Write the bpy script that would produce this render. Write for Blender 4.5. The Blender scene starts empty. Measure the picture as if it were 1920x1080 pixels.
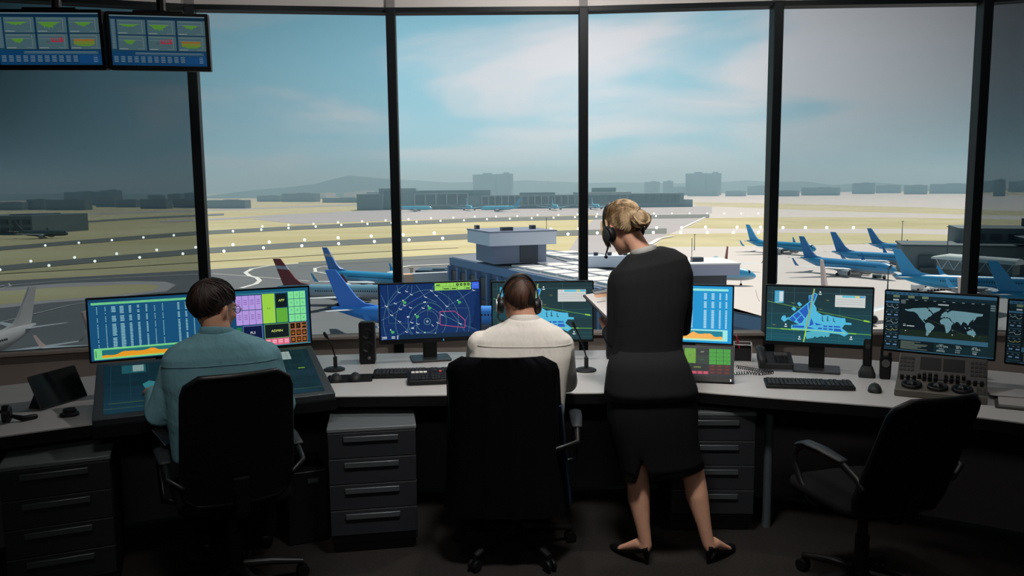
import bpy, bmesh, math, random
from math import sin, cos, pi, radians, sqrt, atan2, hypot
from mathutils import Vector, Matrix, Euler
random.seed(7)
SC = bpy.context.scene
COL = SC.collection
SC.view_settings.view_transform = 'Standard'
SC.view_settings.look = 'None'
SC.view_settings.exposure = 0.0
SC.view_settings.gamma = 1.0
SC.view_settings.use_curve_mapping = False

# ------------------------------------------------------------------ camera
FPX = 1541.0
EYE = Vector((0, 0, 1.8))
CAMROT = Matrix.Rotation(radians(83.0), 3, 'X') @ Matrix.Rotation(radians(-0.6), 3, 'Z')
cd = bpy.data.cameras.new('camera')
cd.sensor_width = 36.0
cd.lens = FPX / 1920 * 36.0
cd.clip_end = 30000
cam = bpy.data.objects.new('camera', cd)
cam.matrix_world = Matrix.Translation(EYE) @ CAMROT.to_4x4()
COL.objects.link(cam)
SC.camera = cam

def ray(x, y):
    return CAMROT @ Vector(((x - 960) / FPX, (540 - y) / FPX, -1))
def at(x, y, Y):          # point of the picture ray on the plane at distance Y
    d = ray(x, y); return EYE + d * (Y / d.y)
def atz(x, y, z):         # point of the picture ray on the level z
    d = ray(x, y); return EYE + d * ((z - EYE.z) / d.z)
GZ = -29.2                # level of the airfield below the tower cab
def gnd(x, y, z=GZ):
    return atz(x, y, z)

# ------------------------------------------------------------------ colours and materials
def lin1(c):
    c = c / 255.0
    return c / 12.92 if c <= 0.04045 else ((c + 0.055) / 1.055) ** 2.4
def lin(rgb):
    return (lin1(rgb[0]), lin1(rgb[1]), lin1(rgb[2]), 1.0)

MATS = {}
def mat(name, rgb, rough=0.6, metal=0.0, var=0.12, scale=12.0, bump=0.0, bscale=None, spec=0.5, stretch=None, second=None, bdist=0.01):
    """Principled surface whose colour wanders a little with a noise texture in object space."""
    if name in MATS: return MATS[name]
    m = bpy.data.materials.new(name); m.use_nodes = True
    nt = m.node_tree; N = nt.nodes; L = nt.links
    b = N['Principled BSDF']
    b.inputs['Roughness'].default_value = rough
    b.inputs['Metallic'].default_value = metal
    b.inputs['Specular IOR Level'].default_value = spec
    tc = N.new('ShaderNodeTexCoord')
    src = tc.outputs['Object']
    if stretch:
        mp = N.new('ShaderNodeMapping'); mp.inputs['Scale'].default_value = stretch
        L.new(src, mp.inputs['Vector']); src = mp.outputs['Vector']
    nz = N.new('ShaderNodeTexNoise'); nz.inputs['Scale'].default_value = scale; nz.inputs['Detail'].default_value = 5
    L.new(src, nz.inputs['Vector'])
    mx = N.new('ShaderNodeMix'); mx.data_type = 'RGBA'
    c = lin(rgb); d = lin(second) if second else None
    if d is None:
        mx.inputs[6].default_value = (c[0] * (1 - var), c[1] * (1 - var), c[2] * (1 - var), 1)
        mx.inputs[7].default_value = (min(1, c[0] * (1 + var)), min(1, c[1] * (1 + var)), min(1, c[2] * (1 + var)), 1)
        L.new(nz.outputs['Fac'], mx.inputs[0])
    else:
        mr = N.new('ShaderNodeMapRange'); mr.inputs[1].default_value = 0.38; mr.inputs[2].default_value = 0.62
        L.new(nz.outputs['Fac'], mr.inputs[0]); L.new(mr.outputs[0], mx.inputs[0])
        mx.inputs[6].default_value = c; mx.inputs[7].default_value = d
    L.new(mx.outputs[2], b.inputs['Base Color'])
    if bump:
        n2 = N.new('ShaderNodeTexNoise'); n2.inputs['Scale'].default_value = bscale or scale * 4; n2.inputs['Detail'].default_value = 4
        L.new(src, n2.inputs['Vector'])
        bp = N.new('ShaderNodeBump'); bp.inputs['Strength'].default_value = bump; bp.inputs['Distance'].default_value = bdist
        L.new(n2.outputs['Fac'], bp.inputs['Height']); L.new(bp.outputs['Normal'], b.inputs['Normal'])
    MATS[name] = m
    return m

def emis(name, rgb, s):
    if name in MATS: return MATS[name]
    m = bpy.data.materials.new(name); m.use_nodes = True
    b = m.node_tree.nodes['Principled BSDF']
    b.inputs['Base Color'].default_value = lin(rgb)
    b.inputs['Emission Color'].default_value = lin(rgb)
    b.inputs['Emission Strength'].default_value = s
    MATS[name] = m
    return m

def screen_mat(name, strength):
    if name in MATS: return MATS[name]
    m = bpy.data.materials.new(name); m.use_nodes = True
    N = m.node_tree.nodes; L = m.node_tree.links
    b = N['Principled BSDF']
    b.inputs['Base Color'].default_value = (0.004, 0.005, 0.006, 1)
    b.inputs['Roughness'].default_value = 0.45
    b.inputs['Specular IOR Level'].default_value = 0.25
    a = N.new('ShaderNodeAttribute'); a.attribute_name = 'Col'
    L.new(a.outputs['Color'], b.inputs['Emission Color'])
    b.inputs['Emission Strength'].default_value = strength
    MATS[name] = m
    return m

# ------------------------------------------------------------------ mesh collector
class MB:
    def __init__(s): s.v = []; s.f = []; s.m = []; s.c = []
    def add(s, vs, fs, m=0, M=None, c=None):
        k = len(s.v)
        for p in vs:
            p = Vector(p)
            s.v.append(M @ p if M is not None else p)
        for f in fs:
            s.f.append([k + i for i in f]); s.m.append(m); s.c.append(c)
        return s
    def box(s, c, d, M=None, m=0, R=None):
        x, y, z = d[0] / 2, d[1] / 2, d[2] / 2
        vs = [Vector((i * x, j * y, k * z)) for i in (-1, 1) for j in (-1, 1) for k in (-1, 1)]
        if R is not None: vs = [R @ v for v in vs]
        vs = [v + Vector(c) for v in vs]
        return s.add(vs, [(0, 1, 3, 2), (4, 6, 7, 5), (0, 4, 5, 1), (2, 3, 7, 6), (0, 2, 6, 4), (1, 5, 7, 3)], m, M)
    def prism(s, poly, z0, z1, M=None, m=0):
        n = len(poly)
        vs = [(p[0], p[1], z0) for p in poly] + [(p[0], p[1], z1) for p in poly]
        fs = [list(range(n))[::-1], list(range(n, 2 * n))] + [(i, (i + 1) % n, n + (i + 1) % n, n + i) for i in range(n)]
        return s.add(vs, fs, m, M)
    def lathe(s, prof, n=20, M=None, m=0):
        vs = []; fs = []
        for (r, z) in prof:
            for i in range(n):
                a = 2 * pi * i / n; vs.append((max(r, 1e-5) * cos(a), max(r, 1e-5) * sin(a), z))
        k = len(prof)
        for j in range(k - 1):
            for i in range(n):
                fs.append((j * n + i, j * n + (i + 1) % n, (j + 1) * n + (i + 1) % n, (j + 1) * n + i))
        fs.append(list(range(n))[::-1]); fs.append([(k - 1) * n + i for i in range(n)])
        return s.add(vs, fs, m, M)
    def ell(s, c, r, M=None, m=0, R=None, nu=20, nv=14):
        vs = []; fs = []
        for j in range(1, nv):
            t = pi * j / nv
            for i in range(nu):
                a = 2 * pi * i / nu
                vs.append(Vector((r[0] * sin(t) * cos(a), r[1] * sin(t) * sin(a), r[2] * cos(t))))
        vs.append(Vector((0, 0, r[2]))); vs.append(Vector((0, 0, -r[2])))
        T, B = len(vs) - 2, len(vs) - 1
        for j in range(nv - 2):
            for i in range(nu):
                fs.append((j * nu + i, (j + 1) * nu + i, (j + 1) * nu + (i + 1) % nu, j * nu + (i + 1) % nu))
        for i in range(nu):
            fs.append((T, i, (i + 1) % nu)); fs.append((B, (nv - 2) * nu + (i + 1) % nu, (nv - 2) * nu + i))
        if R is not None: vs = [R @ v for v in vs]
        vs = [v + Vector(c) for v in vs]
        return s.add(vs, fs, m, M)
    def loft(s, rings, M=None, m=0, caps=True, closed=True):
        n = len(rings[0]); vs = [p for r in rings for p in r]; fs = []
        for j in range(len(rings) - 1):
            for i in range(n if closed else n - 1):
                fs.append((j * n + i, j * n + (i + 1) % n, (j + 1) * n + (i + 1) % n, (j + 1) * n + i))
        if caps and closed:
            fs.append(list(range(n))[::-1]); fs.append([(len(rings) - 1) * n + i for i in range(n)])
        return s.add(vs, fs, m, M)
    def tube(s, pts, r, n=10, M=None, m=0, up=None, round_ends=False):
        """swept tube; r: number, or a list of numbers / (side, other) pairs per point"""
        P = [Vector(p) for p in pts]
        R = r if isinstance(r, (list, tuple)) else [r] * len(P)
        R = [(q, q) if not isinstance(q, (list, tuple)) else q for q in R]
        if round_ends:
            d0 = (P[0] - P[1]).normalized(); d1 = (P[-1] - P[-2]).normalized()
            a, b = R[0], R[-1]
            P = [P[0] + d0 * a[0] * .92, P[0] + d0 * a[0] * .6] + P + [P[-1] + d1 * b[0] * .6, P[-1] + d1 * b[0] * .92]
            R = [(a[0] * .35, a[1] * .35), (a[0] * .8, a[1] * .8)] + list(R) + [(b[0] * .8, b[1] * .8), (b[0] * .35, b[1] * .35)]
        rings = []; nrm = None
        for i, p in enumerate(P):
            t = (P[min(i + 1, len(P) - 1)] - P[max(i - 1, 0)]).normalized()
            if nrm is None:
                u = Vector(up) if up is not None else (Vector((0, 0, 1)) if abs(t.z) < .9 else Vector((1, 0, 0)))
                nrm = (u - t * u.dot(t)).normalized()
            else:
                nrm = (nrm - t * nrm.dot(t)).normalized()
            bn = t.cross(nrm)
            rings.append([p + nrm * (R[i][1] * sin(2 * pi * k / n)) + bn * (R[i][0] * cos(2 * pi * k / n)) for k in range(n)])
        return s.loft(rings, M, m)
    def build(s, name, mats, parent=None, smooth=35, bevel=0, bseg=2, sub=0, remesh=0, relax=0, recalc=True, M=None):
        me = bpy.data.meshes.new(name)
        me.from_pydata([tuple(v) for v in s.v], [], s.f)
        if not isinstance(mats, (list, tuple)): mats = [mats]
        for q in mats: me.materials.append(q)
        me.polygons.foreach_set('material_index', s.m)
        if recalc:
            bm = bmesh.new(); bm.from_mesh(me)
            bmesh.ops.recalc_face_normals(bm, faces=bm.faces); bm.to_mesh(me); bm.free()
        if any(c is not None for c in s.c):
            ca = me.color_attributes.new('Col', 'FLOAT_COLOR', 'CORNER')
            vals = []
            for p, c in zip(me.polygons, s.c):
                vals += list(c if c is not None else (0, 0, 0, 1)) * p.loop_total
            ca.data.foreach_set('color', vals)
        if smooth:
            me.polygons.foreach_set('use_smooth', [True] * len(me.polygons))
            if not remesh: me.set_sharp_from_angle(angle=radians(smooth))
        me.update()
        o = bpy.data.objects.new(name, me)
        COL.objects.link(o)
        if parent is not None: o.parent = parent
        if M is not None: o.matrix_local = M
        if remesh:
            q = o.modifiers.new('remesh', 'REMESH'); q.mode = 'VOXEL'; q.voxel_size = remesh; q.use_smooth_shade = True
            if relax:
                q = o.modifiers.new('smooth', 'SMOOTH'); q.iterations = relax; q.factor = 0.5
        if bevel:
            q = o.modifiers.new('bevel', 'BEVEL'); q.width = bevel; q.segments = bseg; q.limit_method = 'ANGLE'; q.angle_limit = radians(40)
        if sub:
            q = o.modifiers.new('sub', 'SUBSURF'); q.levels = sub; q.render_levels = sub
        return o

def tag(o, label=None, cat=None, group=None, kind=None):
    if label: o['label'] = label
    if cat: o['category'] = cat
    if group: o['group'] = group
    if kind: o['kind'] = kind
    return o
def thing(name, label, cat, loc=(0, 0, 0), rotz=0.0, group=None):
    o = bpy.data.objects.new(name, None); COL.objects.link(o)
    o.location = loc; o.rotation_euler = (0, 0, rotz); o.empty_display_size = .1
    return tag(o, label, cat, group)
def struct(o): o['kind'] = 'structure'; return o
def kids(o): return [c for c in COL.objects if c.parent == o]
def dup(root, loc, rotz=None, label=None):
    r = root.copy(); COL.objects.link(r); r.location = loc
    if rotz is not None: r.rotation_euler = (0, 0, rotz)
    if label: r['label'] = label
    for ch in kids(root):
        c = ch.copy(); COL.objects.link(c); c.parent = r
        for g in kids(ch):
            d = g.copy(); COL.objects.link(d); d.parent = c
    return r
def T(x, y=None, z=None):
    return Matrix.Translation(Vector((x, y, z)) if y is not None else Vector(x))
def RX(a): return Matrix.Rotation(a, 4, 'X')
def RY(a): return Matrix.Rotation(a, 4, 'Y')
def RZ(a): return Matrix.Rotation(a, 4, 'Z')
def rrect(w, h, r, n=5, cx=0, cy=0):
    pts = []
    for (sx, sy, a0) in ((1, 1, 0), (-1, 1, pi / 2), (-1, -1, pi), (1, -1, 3 * pi / 2)):
        for i in range(n + 1):
            a = a0 + pi / 2 * i / n
            pts.append((cx + sx * (w / 2 - r) + r * cos(a), cy + sy * (h / 2 - r) + r * sin(a)))
    return pts
# ------------------------------------------------------------------ world: hazy afternoon sky, bright ahead and dimmed to both sides as edge darkening
def build_world():
    w = bpy.data.worlds.new('sky'); SC.world = w; w.use_nodes = True
    N = w.node_tree.nodes; L = w.node_tree.links
    bg = N['Background']
    tc = N.new('ShaderNodeTexCoord')
    sep = N.new('ShaderNodeSeparateXYZ'); L.new(tc.outputs['Generated'], sep.inputs[0])
    def math_(op, a, b=None, c=None):
        n = N.new('ShaderNodeMath'); n.operation = op
        for i, q in enumerate((a, b, c)):
            if q is None: continue
            if isinstance(q, (int, float)): n.inputs[i].default_value = q
            else: L.new(q, n.inputs[i])
        return n.outputs[0]
    def mixc(f, a, b):
        n = N.new('ShaderNodeMix'); n.data_type = 'RGBA'
        L.new(f, n.inputs[0])
        for k, q in ((6, a), (7, b)):
            if isinstance(q, tuple): n.inputs[k].default_value = q
            else: L.new(q, n.inputs[k])
        return n.outputs[2]
    def ramp(src, stops, interp='EASE'):
        n = N.new('ShaderNodeValToRGB'); n.color_ramp.interpolation = interp
        e = n.color_ramp.elements
        while len(e) < len(stops): e.new(0.5)
        for q, (p, c) in zip(e, stops):
            q.position = p; q.color = c if isinstance(c, tuple) else (c, c, c, 1)
        L.new(src, n.inputs[0]); return n.outputs[0]
    # clouds: noise on a layer high above (direction divided by height), stretched sideways
    el = sep.outputs['Z']
    zz = math_('ADD', math_('MAXIMUM', el, 0.0), 0.16)
    cmb = N.new('ShaderNodeCombineXYZ')
    L.new(math_('DIVIDE', sep.outputs['X'], zz), cmb.inputs[0])
    L.new(math_('DIVIDE', sep.outputs['Y'], zz), cmb.inputs[1])
    mp = N.new('ShaderNodeMapping'); mp.inputs['Scale'].default_value = (0.75, 0.75, 1); mp.inputs['Location'].default_value = (1.35, 0.4, 0); mp.inputs['Rotation'].default_value = (0, 0, 0.5)
    L.new(cmb.outputs[0], mp.inputs['Vector'])
    nz = N.new('ShaderNodeTexNoise'); nz.inputs['Scale'].default_value = 1.1; nz.inputs['Detail'].default_value = 6; nz.inputs['Roughness'].default_value = 0.45
    nz.inputs['Distortion'].default_value = 0.4
    L.new(mp.outputs[0], nz.inputs['Vector'])
    # more cloud to the right of the view, more blue to the left
    bias = math_('MULTIPLY', sep.outputs['X'], 0.32)
    fac = ramp(math_('ADD', nz.outputs['Fac'], bias), [(0.42, 0.0), (0.60, 1.0)])
    blue = ramp(el, [(0.0, lin((164, 208, 224))), (0.10, lin((146, 194, 210))), (0.35, lin((104, 166, 188)))], 'LINEAR')
    cloud = ramp(el, [(0.0, lin((184, 212, 222))), (0.10, lin((208, 210, 214))), (0.4, lin((204, 200, 206)))], 'LINEAR')
    sky = mixc(fac, blue, cloud)
    # brightness over the compass: brightest a little right of straight ahead
    az = math_('ARCTAN2', sep.outputs['X'], sep.outputs['Y'])
    azn = math_('MULTIPLY_ADD', az, 1 / radians(180), 0.5)
    br = ramp(azn, [(0.0, 0.9), (0.15, 0.8), (0.325, 0.15), (0.355, 0.44), (0.395, 0.66), (0.45, 0.98), (0.53, 1.14), (0.585, 0.92), (0.635, 0.54), (0.672, 0.27), (0.85, 0.8), (1.0, 0.9)], 'LINEAR')
    up = ramp(el, [(0.0, 1.0), (0.12, 1.0), (0.24, 0.80), (0.6, 0.6)], 'EASE')
    vm = N.new('ShaderNodeMix'); vm.data_type = 'RGBA'; vm.blend_type = 'MULTIPLY'; vm.inputs[0].default_value = 1
    L.new(sky, vm.inputs[6]); L.new(br, vm.inputs[7])
    v2 = N.new('ShaderNodeMix'); v2.data_type = 'RGBA'; v2.blend_type = 'MULTIPLY'; v2.inputs[0].default_value = 1
    L.new(vm.outputs[2], v2.inputs[6]); L.new(up, v2.inputs[7])
    L.new(v2.outputs[2], bg.inputs['Color'])
    bg.inputs['Strength'].default_value = SKY
SKY = 1.12
build_world()

def lamp(name, kind, loc, target, energy, color=(1, 1, 1), **kw):
    d = bpy.data.lights.new(name, kind); d.energy = energy; d.color = color
    for k, v in kw.items(): setattr(d, k, v)
    o = bpy.data.objects.new(name, d); COL.objects.link(o)
    o.location = loc
    o.rotation_euler = (Vector(target) - Vector(loc)).to_track_quat('-Z', 'Y').to_euler()
    return o
# sun: high, ahead and to the right; the added overhang keeps it out of the cab
lamp('sun', 'SUN', (60, 90, 160), (0, 0, 0), 4.6, (1.0, 0.95, 0.86), angle=radians(2.5))

# ------------------------------------------------------------------ the cab: floor, walls, windows, ceiling
M_carpet = mat('carpet', (46, 43, 41), 0.95, var=0.35, scale=60, bump=0.6, bscale=300, spec=0.1)
M_dwall = mat('dark_wall_paint', (58, 58, 60), 0.85, var=0.06, scale=6)
M_header = mat('header_panel', (196, 190, 186), 0.75, var=0.05, scale=3)
M_ceil = mat('ceiling_paint', (120, 120, 120), 0.9, var=0.04, scale=3)
M_frame = mat('window_frame_metal', (16, 22, 25), 0.5, var=0.08, scale=20, spec=0.2)
M_sillw = mat('low_wall_paint', (190, 176, 166), 0.8, var=0.05, scale=4)
M_post = mat('header_post_paint', (120, 118, 116), 0.7, var=0.05, scale=4)

WV = [(-5.2, 4.75), (-3.75, 5.5), (-2.25, 6.0), (-0.86, 6.18), (0.54, 6.2), (1.915, 6.09), (3.39, 6.06), (4.75, 5.6), (6.0, 4.7)]
ZB, ZT, ZC = 0.68, 3.06, 3.5
struct(MB().prism([(-5.2, -2.2), (6.0, -2.2)] + [(x, y + .12) for x, y in WV][::-1], -0.12, 0.0).build('floor', M_carpet))
struct(MB().prism([(-5.3, -2.3), (6.1, -2.3)] + [(x, y + .1) for x, y in WV][::-1], ZC, ZC + .2).build('ceiling', M_ceil))
# unseen roof slab, its overhang added to block the sun, outlined by eaves
sun_block_eaves = [(-7.2, -3.2), (8.0, -3.2), (8.2, 5.6), (6.2, 8.0), (3.8, 8.9), (0.5, 9.1), (-2.9, 8.8), (-5.2, 8.0), (-7.2, 5.8)]
struct(MB().prism(sun_block_eaves, 4.05, 4.35).build('sun_block_roof', M_ceil))
struct(MB().box((0.4, -2.25, 1.75), (11.4, .12, 3.5)).build('wall_back', M_dwall))
struct(MB().box((-5.26, 1.3, 1.75), (.12, 7.1, 3.5)).build('wall_left', M_dwall))
struct(MB().box((6.06, 1.3, 1.75), (.12, 7.1, 3.5)).build('wall_right', M_dwall))
low = MB(); head = MB(); rail = MB(); stool = MB()
def seg_box(b, p, q, off, th, z0, z1):
    p = Vector((p[0], p[1], 0)); q = Vector((q[0], q[1], 0))
    t = (q - p).normalized(); n = Vector((-t.y, t.x, 0))
    c = [p + n * off, q + n * off, q + n * (off + th), p + n * (off + th)]
    b.prism([(v.x, v.y) for v in c], z0, z1)
for a, b in zip(WV, WV[1:]):
    seg_box(low, a, b, -.02, .14, 0, ZB)
    seg_box(head, a, b, -.02, .14, ZT + .035, 4.05)
    seg_box(rail, a, b, -.05, .12, ZT, ZT + .035)
    seg_box(stool, a, b, -.06, .14, ZB, ZB + .02)
struct(low.build('wall_front', M_sillw))
struct(head.build('trim_1', M_header))
struct(rail.build('trim_2', M_frame))
struct(stool.build('trim_3', M_sillw))
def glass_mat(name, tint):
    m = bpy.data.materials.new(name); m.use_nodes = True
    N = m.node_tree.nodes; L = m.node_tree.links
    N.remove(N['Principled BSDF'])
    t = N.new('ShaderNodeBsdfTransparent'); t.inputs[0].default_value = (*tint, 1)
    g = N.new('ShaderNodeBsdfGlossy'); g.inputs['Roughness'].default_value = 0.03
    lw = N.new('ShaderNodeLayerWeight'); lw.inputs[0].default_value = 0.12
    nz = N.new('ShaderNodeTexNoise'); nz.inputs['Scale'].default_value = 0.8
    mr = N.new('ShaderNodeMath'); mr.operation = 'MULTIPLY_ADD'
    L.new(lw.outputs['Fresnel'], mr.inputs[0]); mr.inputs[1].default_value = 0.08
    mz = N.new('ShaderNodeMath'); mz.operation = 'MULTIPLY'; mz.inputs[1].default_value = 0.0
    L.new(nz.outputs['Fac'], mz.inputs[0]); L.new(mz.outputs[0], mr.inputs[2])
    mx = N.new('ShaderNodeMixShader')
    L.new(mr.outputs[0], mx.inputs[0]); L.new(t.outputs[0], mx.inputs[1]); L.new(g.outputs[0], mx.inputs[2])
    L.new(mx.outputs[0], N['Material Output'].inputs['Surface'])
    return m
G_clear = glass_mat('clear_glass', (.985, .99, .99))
G_edge_dim = glass_mat('edge_dim_glass', (.86, .88, .89))  # milder tint, shading the view part way out from the middle
G_edge_dark = glass_mat('edge_dark_glass', (.45, .49, .51))  # strong tint stands in for darkening at the edges of the view
PANES = [G_edge_dark, G_edge_dark, G_edge_dim, G_clear, G_clear, G_edge_dim, G_edge_dark, G_edge_dark]
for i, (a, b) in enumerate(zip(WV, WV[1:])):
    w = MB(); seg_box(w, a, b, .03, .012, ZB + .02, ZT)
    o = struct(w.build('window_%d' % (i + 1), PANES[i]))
for i, v in enumerate(WV):
    p = Vector(WV[max(i - 1, 0)]); q = Vector(WV[min(i + 1, len(WV) - 1)])
    a = atan2(q.y - p.y, q.x - p.x)
    o = MB().box((0, -.015, (ZT + .02) / 2), (.066, .15, ZT + .02)).build('trim_%d' % (4 + i), M_frame, bevel=.004)
    o.location = (v[0], v[1], 0); o.rotation_euler = (0, 0, a); struct(o)
    c = MB().box((0, -.02, (ZT + .035 + ZC) / 2), (.06, .05, ZC - ZT - .035)).build('header_post', M_post, o)
# ------------------------------------------------------------------ the airfield, thirty metres below
M_grass = mat('dry_grass', (194, 182, 140), 0.95, scale=.02, second=(204, 194, 156), spec=0.05, stretch=(.25, 1, 1))
M_asph = mat('apron_asphalt', (112, 114, 116), 0.85, var=0.12, scale=.05, spec=0.25)
M_conc = mat('pale_concrete', (205, 196, 190), 0.8, var=0.05, scale=.02, spec=0.2)
M_taxi = mat('taxiway_grey', (118, 122, 118), 0.9, var=0.08, scale=.03, spec=.2)
M_ltaxi = mat('taxiway_pale', (178, 172, 172), 0.9, var=0.06, scale=.03, spec=.2)
M_mark = mat('paint_marking', (225, 222, 214), 0.8, var=0.05, scale=.4)
M_verge = mat('verge_grass', (202, 192, 156), 0.95, scale=.02, second=(190, 180, 142), spec=0.05)
LAY = [0]
def layer(name, px, m, raw=False):
    LAY[0] += 1
    z = GZ + .015 * LAY[0]
    pts = [gnd(p[0], p[1], z) if not (len(p) == 3) else Vector((p[0], p[1], z)) for p in px]
    b = MB(); b.add(pts, [list(range(len(pts)))])
    o = b.build(name, m, smooth=0)
    if o.data.polygons[0].normal.z < 0: o.data.flip_normals()
    return struct(o)
def strip(name, line, hw, m):
    up = [(x, y - (hw if not callable(hw) else hw(x))) for x, y in line]; dn = [(x, y + (hw if not callable(hw) else hw(x))) for x, y in line][::-1]
    return layer(name, up + dn, m)
def ribbon(name, px, w, m):
    """painted line of true width w metres along the picked points"""
    LAY[0] += 1; z = GZ + .015 * LAY[0]
    P = [gnd(x, y, z) for x, y in px]; L = []; R = []
    for i, p in enumerate(P):
        t = (P[min(i + 1, len(P) - 1)] - P[max(0, i - 1)]).normalized(); n = Vector((-t.y, t.x, 0)) * w / 2
        L.append(p + n); R.append(p - n)
    b = MB(); k = len(P)
    b.add(L + R, [(i, i + 1, k + i + 1, k + i) for i in range(k - 1)])
    return struct(b.build(name, m, smooth=0))
b = MB(); b.add([(-9000, -400, GZ), (9000, -400, GZ), (9000, 9000, GZ), (-9000, 9000, GZ)], [(0, 1, 2, 3)])
struct(b.build('ground', M_grass, smooth=0))
layer('runway_apron_far_field', [(1000, 374), (1230, 359), (1500, 358), (1920, 366), (2400, 372), (2400, 470), (1920, 460), (1440, 464), (1225, 464), (1120, 476), (1095, 440), (1130, 404), (1000, 398)], M_conc)
layer('verge_field', [(1290, 379), (1440, 381), (1700, 388), (1920, 396), (2200, 402), (2200, 411), (1920, 405), (1560, 396), (1440, 391), (1310, 386)], M_verge)
layer('verge_field', [(1325, 409), (1440, 407), (1700, 408), (1920, 412), (2300, 416), (2300, 440), (1920, 432), (1700, 429), (1440, 429), (1285, 428)], M_verge)
layer('verge_field', [(1250, 439), (1440, 436), (1700, 438), (1920, 444), (2200, 450), (2200, 466), (1920, 459), (1700, 456), (1440, 462), (1225, 463)], M_verge)
layer('taxiway_surface', [(1120, 404), (1325, 406), (1280, 428), (1238, 446), (1190, 472), (1060, 480), (1085, 442), (1100, 425)], M_ltaxi)
layer('apron_surface', [(470, 411), (560, 401), (700, 394), (900, 390), (1090, 386), (1335, 387), (1335, 400), (1090, 403), (740, 413), (560, 420)], M_ltaxi)
strip('taxiway_surface', [(-60, 432), (100, 420), (250, 410), (420, 402)], 1.8, M_taxi)
strip('taxiway_surface', [(150, 402), (300, 397), (560, 388), (690, 383)], 1.3, M_ltaxi)
strip('taxiway_surface', [(300, 416), (420, 410), (560, 402)], 1.6, M_ltaxi)
strip('runway_surface', [(-160, 480), (0, 466), (120, 456), (370, 437), (560, 427), (740, 419), (900, 412), (1090, 408), (1330, 405)], lambda x: 3.6, M_taxi)
strip('runway_surface', [(-160, 518), (0, 503), (110, 493), (370, 471), (560, 459), (740, 450), (900, 442), (1090, 436), (1250, 433)], lambda x: 5.0, M_taxi)
layer('apron_surface', [(-700, 600), (-100, 538), (0, 527), (200, 516), (380, 506), (560, 494), (850, 482), (1090, 478), (1130, 500), (60, 40, 0), (60, -60, 0), (-300, -60, 0)], M_asph)
layer('apron_concrete_surface', [(1085, 481), (1225, 463), (1440, 462), (1700, 456), (1920, 459), (2500, 480), (400, -60, 0), (40, -60, 0), (40, 60, 0)], M_conc)
layer('verge_kerb', [(-160, 544), (0, 540), (120, 531), (250, 527), (310, 528), (330, 534), (312, 546), (210, 559), (100, 567), (0, 578), (-160, 596)], M_ltaxi)
layer('verge_field', [(-160, 550), (0, 546), (120, 538), (240, 533), (285, 533), (300, 537), (285, 545), (200, 555), (100, 562), (0, 571), (-160, 588)], M_grass)
strip('verge_field', [(-100, 519), (0, 511), (200, 500), (380, 489), (560, 478), (740, 468), (860, 462)], 2.2, M_verge)
strip('taxiway_surface', [(560, 495), (700, 488), (850, 480), (1000, 472)], 3.5, M_taxi)
ribbon('taxiway_marking', [(560, 494), (505, 498), (472, 504), (460, 511), (468, 517), (482, 521), (487, 526), (480, 532), (452, 540)], 1.6, M_mark)
ribbon('taxiway_marking', [(-60, 545), (0, 536), (120, 526), (250, 519), (400, 513), (480, 519), (580, 527)], .8, M_mark)
ribbon('taxiway_marking', [(628, 502), (608, 499), (590, 503), (592, 510), (612, 513), (630, 510)], 1.3, M_mark)
ribbon('taxiway_marking', [(-40, 560), (0, 536), (16, 531), (20, 536), (0, 541)], .6, M_mark)
ribbon('apron_marking', [(38, 664), (98, 699)], .5, M_mark)
ribbon('apron_marking', [(-20, 683), (50, 693)], .35, M_mark)
ribbon('apron_marking', [(-20, 711), (48, 720)], .35, M_mark)
ribbon('apron_marking', [(88, 671), (260, 660)], .4, M_mark)
ribbon('apron_marking', [(0, 604), (130, 572), (250, 552)], .35, M_mark)
ribbon('apron_marking', [(740, 503), (770, 498), (850, 495)], 2.0, M_mark)
ribbon('apron_marking', [(600, 700), (760, 640), (900, 600)], .4, M_mark)
ribbon('taxiway_marking', [(1278, 428), (1322, 407)], 2.5, M_mark)
ribbon('taxiway_marking', [(1218, 458), (1236, 447), (1262, 442)], 3.0, M_mark)

# haze over the far field (a real scattering volume)
M_haze = bpy.data.materials.new('haze_air'); M_haze.use_nodes = True
_n = M_haze.node_tree; _n.nodes.remove(_n.nodes['Principled BSDF'])
_v = _n.nodes.new('ShaderNodeVolumeScatter'); _v.inputs['Color'].default_value = (.50, .82, 1.0, 1); _v.inputs['Density'].default_value = 0.00052; _v.inputs['Anisotropy'].default_value = 0.2
_a = _n.nodes.new('ShaderNodeVolumeAbsorption'); _a.inputs['Color'].default_value = _v.inputs['Color'].default_value; _a.inputs['Density'].default_value = .00020
_s = _n.nodes.new('ShaderNodeAddShader'); _n.links.new(_v.outputs[0], _s.inputs[0]); _n.links.new(_a.outputs[0], _s.inputs[1])
_n.links.new(_s.outputs[0], _n.nodes['Material Output'].inputs['Volume'])
hz = MB().box((0, 4700, GZ + 70), (15000, 8400, 130)).build('haze', M_haze, smooth=0)
tag(hz, 'thin blue haze hanging over the far side of the airfield', 'haze', kind='stuff')

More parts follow.
